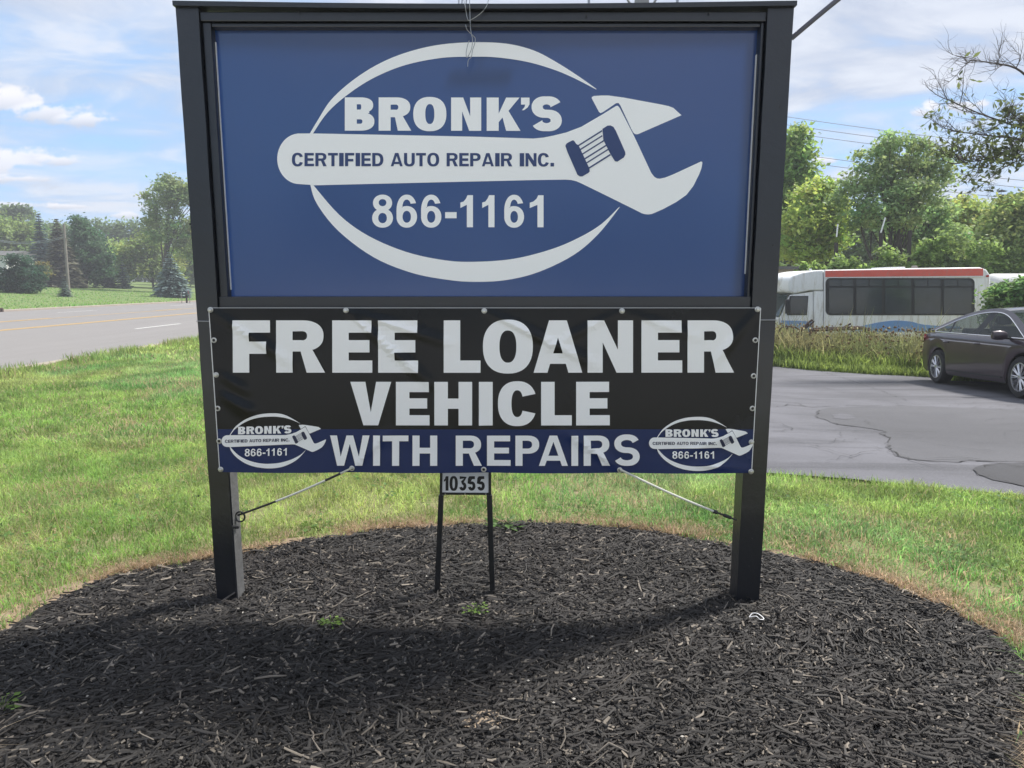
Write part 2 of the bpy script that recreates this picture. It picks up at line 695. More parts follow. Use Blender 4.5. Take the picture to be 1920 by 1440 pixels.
def road_mat():
    m, t, b = new_mat('concrete_road')
    tc = t.node('ShaderNodeTexCoord')
    P = tc.outputs['Object']
    st = t.node('ShaderNodeMapping')
    st.inputs['Scale'].default_value = (1.6, 0.06, 1)
    t.l.new(P, st.inputs[0])
    n = t.noise(st.outputs[0], 1.0, 5, 0.6)
    n2 = t.noise(P, 0.9, 5, 0.6)
    n3 = t.noise(P, 70, 2, 0.5)
    c = t.mix(n, (0.195, 0.183, 0.176), (0.255, 0.243, 0.234))
    c = t.mix(t.math('MULTIPLY', t.ramp(n2, 0.5, 0.75), 0.35), c, (0.27, 0.25, 0.235))
    c = t.mix(t.math('MULTIPLY', n3, 0.25), c, (0.24, 0.23, 0.22))
    t.put(b.inputs['Base Color'], c)
    b.inputs['Roughness'].default_value = 0.9
    return m


M['road'] = road_mat()
M['mark_white'] = paint('road_white', (0.74, 0.73, 0.70), 0.7, var=0.12, scale=8, dirt=((0.4, 0.38, 0.36), 0.5, 5))
M['mark_yellow'] = paint('road_yellow', (0.62, 0.40, 0.13), 0.75, var=0.15, scale=8, dirt=((0.4, 0.35, 0.3), 0.6, 3))

xs = np.unique(np.round(np.concatenate([np.arange(-600, -70, 40.), np.arange(-70, -10, 2.), np.arange(-10, 20, 0.5), np.arange(20, 40, 2.5),
                                        np.arange(40, 640, 40.), [-29.6, -69.6, 600]]), 3))
ys = np.unique(np.round(np.concatenate([np.arange(-200, 0, 20.), np.arange(0, 26, 0.5), np.arange(26, 60, 4.), np.arange(60, 140, 10.), np.arange(140, 900, 60.), [900]]), 3))
GX, GY = np.meshgrid(xs, ys)
GZ = terr(GX, GY)
inb = poly_inside(GX, GY, BED)
GZ = np.where(inb, GZ - 0.10, GZ)
nx, ny = len(xs), len(ys)
idx = np.arange(nx * ny).reshape(ny, nx)
FQ = np.stack([idx[:-1, :-1].ravel(), idx[:-1, 1:].ravel(), idx[1:, 1:].ravel(), idx[1:, :-1].ravel()], 1)
tag(arr_mesh('lawn', np.stack([GX.ravel(), GY.ravel(), GZ.ravel()], 1), FQ, M['lawn'], smooth=True), kind='structure')

# road, kerbs and markings
rd = MB()
rd.grid([[(x, y, 0.02) for x in (ROAD_X0, -20, ROAD_X1)] for y in (-60, 0, 20, 40, 80, 160, 400, 800)])
road = tag(rd.build('road', M['road'], smooth=True), kind='structure')
for nm, xa, xb in (('kerb', ROAD_X0 - 0.32, ROAD_X0), ('kerb', ROAD_X1, ROAD_X1 + 0.2)):
    k = MB()
    hz = 0.13 if xa < -20 else 0.05
    k.box(xa, xb, -60, 800, -0.1, hz)
    tag(k.build(nm, M['concrete'], bevel=0.03), kind='structure')


def marking(name, x, y0, y1, w, mat):
    m = MB()
    m.grid([[(x - w / 2, y, 0.026), (x + w / 2, y, 0.026)] for y in np.linspace(y0, y1, 6)])
    o = m.build(name, mat, road)
    return o


for x in (-16.75, -17.0):
    marking('yellow_line', x, -40, 400, 0.13, M['mark_yellow'])
for y in range(-25, 260, 12):
    marking('yellow_dash', -20.9, y + 4, y + 7, 0.13, M['mark_yellow'])
marking('yellow_line', -20.65, -40, 400, 0.13, M['mark_yellow'])
for y in np.arange(-13.4, 260, 12.0):
    marking('white_dash', -12.86, y, y + 3.1, 0.13, M['mark_white'])
    marking('white_dash', -24.7, y + 1.5, y + 5.0, 0.13, M['mark_white'])

# storm drain in the far kerb
dv = gnd(54, 587)
drain = empty('storm_drain', (ROAD_X0 - 0.16, 36.6, 0))
tag(drain, 'small rusty brown storm drain inlet set in the far road kerb', 'storm drain')
MB().box(-0.2, 0.22, -0.75, 0.75, 0.0, 0.24).build('casting', M['rust'], drain, bevel=0.03)
for i in range(4):
    yb = -0.55 + i * 0.36
    MB().box(0.215, 0.24, yb, yb + 0.06, 0.03, 0.2).build('bar', M['black_metal'], drain)

# asphalt lot
lot = tag(sheet('parking_lot', LOT, 0.022, M['asphalt']), kind='structure')


def z8(x, y):
    return 1400 + x * 0.27083, 640 + y * 0.27083


def jag(pts, amp, seed, step=0.12):
    """roughen a ground polyline"""
    r = random.Random(seed)
    o = []
    for a, b in zip(pts, pts[1:]):
        n = max(1, int((b - a).length / step))
        d = b - a
        nrm = Vector((-d.y, d.x, 0)).normalized()
        for i in range(n):
            o.append(a + d * (i / n) + nrm * r.uniform(-amp, amp))
    o.append(pts[-1])
    return o


pl = [gnd(*z8(x, y)) for x, y in [(500, 490), (482, 500), (485, 545), (560, 562), (620, 592), (780, 608), (945, 637), (925, 656), (982, 690), (965, 730), (985, 770),
                                  (1030, 812), (1120, 835), (1280, 853), (1450, 858), (1540, 850), (1740, 856), (1940, 858)]]
pu = [gnd(*z8(x, y)) for x, y in [(1940, 488), (1500, 474), (1160, 461), (800, 462), (560, 474)]]
edge_low = jag(pl, 0.025, 3)
edge_up = jag(pu, 0.015, 4)
far_r = [Vector((9.5, edge_low[-1].y, 0)), Vector((9.5, edge_up[0].y, 0))]
patch_poly = [(v.x, v.y) for v in edge_low + far_r + edge_up]
tag(sheet('asphalt_patch', patch_poly, 0.0255, M['asphalt2'], 0.5, parent=lot))
p2 = [gnd(*z8(x, y)) for x, y in [(1568, 912), (1590, 895), (1650, 876), (1760, 868), (1940, 866), (1940, 1036), (1800, 1006), (1700, 982), (1610, 947)]]
p2 = jag(p2 + [p2[0]], 0.02, 5)[:-1]
sheet('asphalt_patch', [(v.x, v.y) for v in p2], 0.0275, M['asphalt3'], 0.5, parent=lot)
hole = [gnd(*z8(x, y)) for x, y in [(585, 525), (640, 515), (720, 520), (755, 548), (680, 556), (600, 548)]]
sheet('asphalt_patch', [(v.x, v.y) for v in jag(hole + [hole[0]], 0.02, 8, 0.08)[:-1]], 0.0285, M['asphalt'], 0.5, parent=lot)


def crack(pts, w, lift, seed, amp=0.02):
    pts = jag(pts, amp, seed, 0.07)
    r = random.Random(seed)
    rows = []
    for i, p in enumerate(pts):
        a, b = pts[max(i - 1, 0)], pts[min(i + 1, len(pts) - 1)]
        d = (b - a)
        nrm = Vector((-d.y, d.x, 0)).normalized()
        ww = 0.33 * w * r.uniform(0.1, 1.0) ** 1.3 * (1.0 if 0 < i < len(pts) - 1 else 0.1)
        z = terr1(p.x, p.y) + lift
        rows.append([(p.x - nrm.x * ww, p.y - nrm.y * ww, z), (p.x + nrm.x * ww, p.y + nrm.y * ww, z)])
    m = MB()
    m.grid(rows)
    return m.build('crack', M['crack'], lot)


def shifted(vs, dx=0.0, dy=0.0):
    return [Vector((v.x + dx, v.y + dy, v.z)) for v in vs]


crack(shifted(pl, 0, -0.02), 0.024, 0.031, 21, 0.03)
crack(shifted(p2[::3] + [p2[0]], 0, -0.01), 0.016, 0.0315, 22)
for k, (ln, w) in enumerate([([(170, 470), (300, 455), (420, 464), (700, 460), (1160, 460)], 0.03), ([(250, 452), (340, 440), (420, 470), (560, 480)], 0.03),
                             ([(1160, 462), (1480, 474), (1940, 486)], 0.022), ([(540, 225), (700, 270), (920, 350)], 0.02),
                             ([(920, 350), (1010, 385), (1110, 425)], 0.02), ([(160, 643), (250, 640), (330, 627), (240, 590)], 0.018),
                             ([(330, 627), (560, 640), (760, 600)], 0.008), ([(440, 300), (560, 340), (700, 352)], 0.012),
                             ([(980, 690), (1200, 692), (1460, 690)], 0.010)]):
    crack([gnd(*z8(x, y)) for x, y in ln], w, 0.032 + 0.0004 * k, 30 + k)

# unseen pale paving added behind the viewpoint to bounce light onto the sign
yard = MB()
yard.grid([[(x, y, 0.03) for x in (-8.6, -4, 0, 4, 26)] for y in (-60, -30, -10, -4, -1.2)])
tag(yard.build('bounce_yard', paint('bounce_concrete', (0.52, 0.51, 0.48), 0.9, var=0.1, scale=0.8)), kind='structure')

# ------------------------------------------------------------------ mulch bed


def bed_h(x, y):
    d = math.hypot((x - 0.0) / 2.2, (y - 2.4) / 1.65)
    return 0.014 * max(0.0, 1 - d * d) + (float(fbm(x, y, 0.3, 5)) - 0.5) * 0.035 - 0.016


def bed_hn(x, y):
    d2 = ((x - 0.0) / 2.2) ** 2 + ((y - 2.4) / 1.65) ** 2
    return 0.014 * np.clip(1 - d2, 0, 1) + (fbm(x, y, 0.3, 5) - 0.5) * 0.035 - 0.016


tag(sheet('soil_edge', BED_OUT, 0.012, M['soil'], 0.12, lambda x, y: (float(fbm(x, y, 0.15, 8)) - 0.5) * 0.03 - 0.09 * bool(poly_inside(x, y, BED_IN))), kind='structure')
M['mulch'] = paint('dark_mulch_base', (0.020, 0.018, 0.017), 0.95, var=0.5, scale=60, bump=1.0, bscale=70)
tag(sheet('mulch_bed', BED, 0.020, M['mulch'], 0.12, bed_h), kind='structure')

SANDS = [(gnd(905, 1362), 0.07), (gnd(110, 1265), 0.025)]
for sv, sr in SANDS:
    pts = [(sv.x + sr * math.cos(a) * (0.8 + 0.4 * random.random()), sv.y + 0.75 * sr * math.sin(a) * (0.8 + 0.4 * random.random())) for a in np.linspace(0, 6.283, 18)[:-1]]
    tag(sheet('sand_patch', pts, 0.0255, M['sand'], 0.05, bed_h), kind='structure')


def chips(n, x0, x1, y0, y1, zone):
    x = rng.uniform(x0, x1, n)
    y = rng.uniform(y0, y1, n)
    jx = x + bed_edge_noise(x, y)
    ok = poly_inside(jx, y, zone)
    for sv, sr in SANDS:
        d = np.hypot(x - sv.x, (y - sv.y) / 0.75)
        ok &= (d > sr * 0.75 * rng.random(n) ** 1.8)
    return x[ok], y[ok]


def chip_mesh(name, x, y, mat, long=False):
    n = len(x)
    L = rng.uniform(0.05, 0.12, n) if long else rng.gamma(2.3, 0.0078, n) + 0.006
    L = np.minimum(L, 0.12)
    Wd = L * (rng.uniform(0.03, 0.07, n) if long else rng.uniform(0.12, 0.34, n)) + 0.0015
    Wd = np.minimum(Wd, 0.013)
    T = rng.uniform(0.0015, 0.0045, n)
    yaw = rng.uniform(0, 2 * np.pi, n) * 1.0
    swirl = rng.random(n) < 0.45
    yaw = np.where(swirl, rng.normal(0.25, 0.5, n) + 2.5 * (vnoise(x, y, 0.5, 9) - 0.5), yaw)
    pitch = rng.normal(0, 0.20, n)
    roll = rng.normal(0, 0.45, n)
    z = bed_hn(x, y) + 0.020 + rng.uniform(0.001, 0.016, n) + (0.008 if long else 0)
    bend = rng.normal(0, 0.12, n) * L
    # six verts outline at two ends and a bent middle, plus the ridge row
    lx = np.stack([-0.5 * L, 0 * L, 0.5 * L], 1)
    wx = np.stack([Wd * rng.uniform(0.25, 0.9, n), Wd, Wd * rng.uniform(0.1, 0.8, n)], 1) * 0.5
    by = np.stack([0 * L, bend, 0 * L], 1)
    loc = np.zeros((n, 9, 3))
    for j in range(3):
        loc[:, j * 3 + 0] = np.stack([lx[:, j], by[:, j] - wx[:, j], -T], 1)
        loc[:, j * 3 + 1] = np.stack([lx[:, j], by[:, j], T * rng.uniform(0.6, 1.2, n)], 1)
        loc[:, j * 3 + 2] = np.stack([lx[:, j], by[:, j] + wx[:, j], -T * rng.uniform(-0.6, 1, n)], 1)
    cr, sr_ = np.cos(roll)[:, None], np.sin(roll)[:, None]
    Y1 = loc[:, :, 1] * cr - loc[:, :, 2] * sr_
    Z1 = loc[:, :, 1] * sr_ + loc[:, :, 2] * cr
    cp, sp = np.cos(pitch)[:, None], np.sin(pitch)[:, None]
    X2 = loc[:, :, 0] * cp - Z1 * sp
    Z2 = loc[:, :, 0] * sp + Z1 * cp
    cy, sy = np.cos(yaw)[:, None], np.sin(yaw)[:, None]
    X3 = X2 * cy - Y1 * sy
    Y3 = X2 * sy + Y1 * cy
    V = np.stack([X3 + x[:, None], Y3 + y[:, None], Z2 + z[:, None]], 2).reshape(-1, 3)
    q = np.array([[0, 1, 4, 3], [1, 2, 5, 4], [3, 4, 7, 6], [4, 5, 8, 7]])
    Fq = (np.arange(n)[:, None, None] * 9 + q[None]).reshape(-1, 4)
    u = rng.random(n)
    base = np.full((n, 3), (0.0195, 0.0182, 0.0172))
    k = rng.uniform(0.5, 1.7, n)[:, None]
    base = base * k * (0.55 + 0.95 * fbm(x, y, 0.45, 51))[:, None] * np.stack([1 + .12 * vnoise(x, y, .3, 52), np.ones(n), 1 - .05 * vnoise(x, y, .3, 52)], 1)
    gr = (u > 0.66) & (u <= 0.925)
    base[gr] = np.array((0.050, 0.046, 0.042)) * rng.uniform(0.6, 1.5, gr.sum())[:, None]
    lt = u > 0.925
    base[lt] = np.array((0.215, 0.185, 0.15)) * rng.uniform(0.6, 1.4, lt.sum())[:, None]
    return arr_mesh(name, V, Fq, mat, col=np.repeat(base, 9, 0))


for k in range(34):
    rk = random.Random(100 + k)
    cpx, cpy = rk.uniform(1455, 1900), rk.uniform(735, 905)
    a_ = gnd(cpx, cpy)
    ang_ = rk.gauss(0.0, 0.7)
    Lk = rk.uniform(0.3, 1.1)
    b_ = Vector((a_.x + math.cos(ang_) * Lk, a_.y + math.sin(ang_) * Lk, 0))
    if poly_inside(b_.x, b_.y, LOT) and poly_inside(a_.x, a_.y, LOT):
        crack([a_, a_.lerp(b_, .5) + Vector((0, rk.uniform(-.12, .12), 0)), b_], rk.uniform(.008, .016), 0.0358 + 0.0002 * k, 200 + k, 0.03)
M['chips'] = attr_mat('bark_chips', 0.7, 0.35)
cx, cy_ = chips(118000, -2.35, 2.2, 1.55, 4.1, BED)
tag(chip_mesh('mulch_chips', cx, cy_, M['chips']), kind='stuff')
cx, cy_ = chips(5200, -2.35, 2.2, 1.55, 4.1, BED)
tag(chip_mesh('mulch_shreds', cx, cy_, M['chips'], True), kind='stuff')


# pale pebbles and bits in the mulch
def pebble_mesh(n):
    x, y = chips(n, -2.2, 2.1, 1.7, 3.9, BED)
    m = len(x)
    oc = np.array([(1, 0, 0), (0, 1, 0), (-1, 0, 0), (0, -1, 0), (0, 0, 1)], float)
    s = rng.uniform(0.003, 0.008, (m, 1, 3)) * np.array((1, 1, 0.7))
    z = bed_hn(x, y) + 0.033
    V = (oc[None] * s + np.stack([x, y, z], 1)[:, None]).reshape(-1, 3)
    Ft = (np.arange(m)[:, None, None] * 5 + np.array([[0, 1, 4], [1, 2, 4], [2, 3, 4], [3, 0, 4]])[None]).reshape(-1, 3)
    c = np.repeat(np.array((0.50, 0.47, 0.42)) * rng.uniform(0.5, 1.2, m)[:, None], 5, 0)
    return arr_mesh('pale_pebbles', V, Ft, attr_mat('pebbles', 0.8), smooth=True, col=c)


tag(pebble_mesh(230), kind='stuff')

# ------------------------------------------------------------------ grass


def blades(x, y, h, w, col, lean=0.35, zoff=0.0, tipcol=None):
    """arrays of bent blades: 5 verts, 3 triangles each"""
    n = len(x)
    a = rng.uniform(0, 2 * np.pi, n)
    da = rng.uniform(0, 2 * np.pi, n)
    ln = np.abs(rng.normal(0, lean, n)) + 0.08
    z0 = terr(x, y) + zoff
    px, py = np.cos(a) * w / 2, np.sin(a) * w / 2
    lx, ly = np.cos(da) * ln * h, np.sin(da) * ln * h
    b0 = np.stack([x - px, y - py, z0], 1)
    b1 = np.stack([x + px, y + py, z0], 1)
    m0 = np.stack([x - px * .8 + lx * .35, y - py * .8 + ly * .35, z0 + h * 0.6], 1)
    m1 = np.stack([x + px * .8 + lx * .35, y + py * .8 + ly * .35, z0 + h * 0.6], 1)
    tp = np.stack([x + lx, y + ly, z0 + h * np.sqrt(np.clip(1 - 0.35 * ln * ln, 0.15, 1))], 1)
    V = np.stack([b0, b1, m0, m1, tp], 1).reshape(-1, 3)
    Ft = (np.arange(n)[:, None, None] * 5 + np.array([[0, 1, 3], [0, 3, 2], [2, 3, 4]])[None]).reshape(-1, 3)
    C = np.repeat(col, 5, 0)
    return V, Ft, C


def join_arrays(parts):
    V, Ft, C, o = [], [], [], 0
    for v, f, c in parts:
        V.append(v)
        Ft.append(f + o)
        C.append(c)
        o += len(v)
    return np.concatenate(V), np.concatenate(Ft), np.concatenate(C)


def grass_col(x, y, n):
    f = fbm(x, y, 1.1, 11)[:, None]
    f = np.clip((f - 0.3) / 0.4, 0, 1)
    g = np.array((0.215, 0.345, 0.105)) * (1 - f) + np.array((0.36, 0.435, 0.17)) * f
    f2 = np.clip((fbm(x, y, 0.28, 12) - 0.35) / 0.3, 0, 1)[:, None]
    g = g * (0.72 + 0.5 * f2)
    f3 = np.clip((fbm(x, y, 1.7, 13) - 0.45) / 0.2, 0, 1)[:, None]
    g = g * (1 - f3 * np.array((0.30, 0.10, 0.0)))
    g = g * rng.uniform(0.6, 1.4, n)[:, None]
    dry = rng.random(n) < (0.06 + 0.30 * np.clip((fbm(x, y, 0.8, 14) - 0.52) / 0.2, 0, 1))
    g[dry] = np.array((0.46, 0.38, 0.24)) * rng.uniform(0.6, 1.2, dry.sum())[:, None]
    return g


def lawn_zone(n, x0, x1, y0, y1, size=1.0, thin=0.0, wid=0.0048):
    x = rng.uniform(x0, x1, n)
    y = rng.uniform(y0, y1, n)
    # keep what the lens could see, with a margin for a step to the side
    vis = (np.abs(x) < (y + 1.2) * 0.80 + 1.4)
    ok = vis & ~poly_inside(x + bed_edge_noise(x, y) * 1.6, y, BED_MID) & ~poly_inside(x, y, LOT)
    ok &= x > ROAD_X1 + 0.05 + 0.35 * (fbm(x, y, 0.5, 20) - 0.3)
    bare = np.clip((fbm(x, y, 0.55, 17) - 0.60) / 0.1, 0, 1)
    dbed = np.hypot((x - 0) / 2.2, (y - 2.5) / 1.62)
    bare *= np.clip((1.6 - dbed) / 0.3, 0.15, 1)
    ok &= rng.random(n) > np.maximum(bare * 0.72, thin)
    x, y = x[ok], y[ok]
    n = len(x)
    dense = fbm(x, y, 0.35, 19)
    h = size * rng.uniform(0.026, 0.070, n) * (0.55 + 1.1 * dense)
    w = wid * rng.uniform(0.7, 1.3, n)
    return blades(x, y, h, w, grass_col(x, y, n), 0.95)


G = [lawn_zone(9000, 2.0, 6.0, 0.6, 2.1), lawn_zone(9000, -6.0, -2.0, 0.8, 2.3), lawn_zone(130000, -7.0, -0.2, 2.2, 6.2), lawn_zone(55000, -0.4, 4.8, 3.2, 6.0), lawn_zone(42000, 1.2, 4.6, 2.0, 4.8),
     lawn_zone(95000, -9.2, -0.6, 6.0, 13.0, 1.15, wid=0.009), lawn_zone(48000, -9.2, -2.0, 13.0, 34.0, 1.6, wid=0.022)]
# uneven taller tufts at the road edge
n = 9000
ty = rng.uniform(7, 34, n)
tx = ROAD_X1 + 0.25 + np.abs(rng.normal(0, 0.35, n))
ok = fbm(tx, ty, 0.8, 23) > 0.42
G.append(blades(tx[ok], ty[ok], rng.uniform(0.06, 0.24, ok.sum()), np.full(ok.sum(), 0.014), grass_col(tx[ok], ty[ok], ok.sum()) * 0.8, 0.4))
M['blade'] = leafy('grass_blade', (0, 0, 0), 0.5, attr=True)
V_, F_, C_ = join_arrays(G)
tag(arr_mesh('grass', V_, F_, M['blade'], col=C_), kind='stuff')

# clover and broad weeds in the lawn
n = 30000
x = rng.uniform(-7.5, 5.0, n)
y = rng.uniform(2.3, 8.5, n)
ok = (fbm(x, y, 0.5, 61) > 0.56) & (np.abs(x) < (y + 1.2) * .8 + .8) & ~poly_inside(x, y, BED_OUT) & ~poly_inside(x, y, LOT)
x, y = x[ok], y[ok]
n = len(x)
z = terr(x, y) + rng.uniform(.012, .05, n)
q0 = rng.normal(0, 1, (n, 3)) * np.array((1, 1, .35))
q0 /= np.linalg.norm(q0, axis=1)[:, None]
q1 = np.cross(q0, np.array((0, 0, 1.0)) + rng.normal(0, .25, (n, 3)))
q1 /= np.linalg.norm(q1, axis=1)[:, None]
sz = rng.uniform(.007, .018, n)[:, None]
Pw = np.stack([x, y, z], 1)
V_ = np.stack([Pw - q0 * sz, Pw + q1 * sz * .8, Pw + q0 * sz, Pw - q1 * sz * .8], 1).reshape(-1, 3)
tag(arr_mesh('clover', V_, np.arange(n * 4).reshape(n, 4), M['blade'], col=np.repeat(np.array((.13, .24, .07))[None] * rng.uniform(.6, 1.4, n)[:, None], 4, 0)), kind='stuff')

# dead straw and thin sprigs round the mulch bed
n = 56000
ang = rng.uniform(0, 2 * np.pi, n)
edge = np.array(BED)
ei = rng.integers(0, len(edge), n)
tt = rng.random(n)[:, None]
ep = edge[ei] * (1 - tt) + edge[(ei + 1) % len(edge)] * tt
outw = (ep - _bc)
outw /= np.linalg.norm(outw, axis=1)[:, None]
off = np.abs(rng.normal(0.02, 0.13, n)) + 0.0
ep = ep + outw * off[:, None]
den = fbm(ep[:, 0], ep[:, 1], 0.35, 31)
ok = (den + 0.25 * (rng.random(n) - .5) > 0.52) & (ep[:, 1] > 1.4)
ep, off = ep[ok], off[ok]
n = len(ep)
sc = np.array((0.50, 0.40, 0.27)) * rng.uniform(0.45, 1.2, n)[:, None]
gm = rng.random(n) < np.clip((off - 0.08) * 5, 0.05, 0.7)
sc[gm] = np.array((0.12, 0.165, 0.04)) * rng.uniform(0.7, 1.3, gm.sum())[:, None]
sb = blades(ep[:, 0], ep[:, 1], rng.uniform(0.015, 0.055, n), rng.uniform(0.002, 0.0042, n), sc, 1.4, 0.012)
tag(arr_mesh('dry_grass', *sb[:2], M['blade'], col=sb[2]), kind='stuff')

# rough grass across the road
n = 26000
x = rng.uniform(-70, ROAD_X0 - 0.35, n)
y = rng.uniform(28, 80, n)
k = np.abs(x) < y * 0.85
x, y = x[k], y[k]
hh = rng.uniform(0.04, 0.10, len(x)) * (1 + 2.2 * np.clip((x + 31.5) / 2, 0, 1) * (fbm(x, y, 2, 4) > 0.45))
fc = grass_col(x, y, len(x)) * np.array((0.72, 0.95, 0.7))
fb = blades(x, y, hh, np.full(len(x), 0.05), fc, 0.5)
tag(arr_mesh('far_grass', *fb[:2], M['blade'], col=fb[2]), kind='stuff')

# tall weeds between lot and bus
fx = np.array([v.x for v in _far][::-1])
fy = np.array([v.y for v in _far][::-1])


def lot_far_y(x):
    return np.interp(x, np.concatenate([[3.0], fx, [14, 26]]), np.concatenate([[18.5], fy, [11.6, 10.2]]))


def weeds(n, hmin, hmax, d0, d1, w, colf, lean=0.25):
    x = rng.uniform(3.2, 17, n)
    d = rng.uniform(d0, d1, n)
    y = lot_far_y(x) + d
    ok = ~poly_inside(x, y, LOT)
    x, y, d = x[ok], y[ok], d[ok]
    h = rng.uniform(hmin, hmax, len(x)) * (0.6 + 0.8 * fbm(x, y, 0.9, 41))
    return blades(x, y, h, np.full(len(x), w) * rng.uniform(0.6, 1.4, len(x)), colf(x, y, len(x)), lean)


def wc_green(x, y, n):
    return np.array((0.19, 0.26, 0.08)) * rng.uniform(0.6, 1.4, n)[:, None]


def wc_olive(x, y, n):
    f = np.clip((fbm(x, y, 1.3, 44) - 0.3) / 0.4, 0, 1)[:, None]
    c = np.array((0.135, 0.170, 0.070)) * (1 - f) + np.array((0.225, 0.220, 0.110)) * f
    return c * rng.uniform(0.55, 1.4, n)[:, None]


WD = [weeds(26000, 0.10, 0.30, 0.0, 1.2, 0.020, wc_green, 0.5), weeds(22000, 0.25, 0.6, 0.6, 2.4, 0.022, wc_green, 0.4),
      weeds(42000, 0.4, 0.98, 1.2, 6.0, 0.024, wc_olive, 0.5), weeds(1200, 0.8, 1.4, 1.5, 5.5, 0.018, wc_olive, 0.2)]
V_, F_, C_ = join_arrays(WD)
tag(arr_mesh('tall_weeds', V_, F_, M['blade'], col=C_), kind='stuff')
# leaves of the broad weeds
n = 26000
x = rng.uniform(3.2, 17, n)
y = lot_far_y(x) + rng.uniform(0.9, 5.0, n)
z = terr(x, y) + rng.uniform(0.08, 0.80, n) * (0.55 + 0.8 * fbm(x, y, 0.9, 41)) * np.clip((y - lot_far_y(x)) / 1.6, 0.3, 1)
q0 = rng.normal(0, 1, (n, 3))
q0 /= np.linalg.norm(q0, axis=1)[:, None]
q1 = np.cross(q0, rng.normal(0, 1, (n, 3)))
q1 /= np.linalg.norm(q1, axis=1)[:, None]
sz = rng.uniform(0.018, 0.055, n)[:, None]
Pw = np.stack([x, y, z], 1)
V_ = np.stack([Pw - q0 * sz, Pw + q1 * sz * .5, Pw + q0 * sz, Pw - q1 * sz * .5], 1).reshape(-1, 3)
tag(arr_mesh('weed_leaves', V_, np.arange(n * 4).reshape(n, 4), M['blade'], col=np.repeat(wc_olive(x, y, n) * 0.9, 4, 0)), kind='stuff')
# seed heads and small pale flowers on the weeds
n = 2600
x = rng.uniform(3.6, 15, n)
d = rng.uniform(1.0, 4.5, n)
y = lot_far_y(x) + d
z = terr(x, y) + rng.uniform(0.35, 1.05, n)
oc = np.array([(1, 0, 0), (0, 1, 0), (-1, 0, 0), (0, -1, 0), (0, 0, 1.2), (0, 0, -1.2)], float)
s = rng.uniform(0.012, 0.028, n)[:, None, None]
isf = rng.random(n) < 0.10
s[~isf] *= np.array((0.8, 0.8, 2.2))[None, None].mean()
V_ = (oc[None] * s + np.stack([x, y, z], 1)[:, None]).reshape(-1, 3)
F_ = (np.arange(n)[:, None, None] * 6 + np.array([[0, 1, 4], [1, 2, 4], [2, 3, 4], [3, 0, 4], [1, 0, 5], [2, 1, 5], [3, 2, 5], [0, 3, 5]])[None]).reshape(-1, 3)
cc = np.array((0.20, 0.15, 0.08)) * rng.uniform(0.6, 1.4, n)[:, None]
cc[isf] = np.array((0.62, 0.60, 0.42)) * rng.uniform(0.7, 1.1, isf.sum())[:, None]
tag(arr_mesh('weed_heads', V_, F_, M['blade'], col=np.repeat(cc, 6, 0)), kind='stuff')

# ------------------------------------------------------------------ lettering: outlines in units of cap height


def arc(cx, cy, rx, ry, a0, a1, n=14, p=2.0):
    o = []
    for i in range(n + 1):
        a = R(a0 + (a1 - a0) * i / n)
        c, s = math.cos(a), math.sin(a)
        o.append((cx + rx * math.copysign(abs(c) ** (2 / p), c), cy + ry * math.copysign(abs(s) ** (2 / p), s)))
    return o


def stroke(pts, t0, t1=None):
    """centre line to closed outline; thickness may vary along it"""
    L, Rr = [], []
    n = len(pts)
    for i, p in enumerate(pts):
        a, b = pts[max(i - 1, 0)], pts[min(i + 1, n - 1)]
        d = math.hypot(b[0] - a[0], b[1] - a[1]) or 1
        nx_, ny_ = -(b[1] - a[1]) / d, (b[0] - a[0]) / d
        # horizontal strokes use t1, vertical strokes t0
        w = abs(nx_)
        t = (t0 * w + (t1 or t0) * (1 - w)) / 2
        L.append((p[0] + nx_ * t, p[1] + ny_ * t))
        Rr.append((p[0] - nx_ * t, p[1] - ny_ * t))
    return L + Rr[::-1]


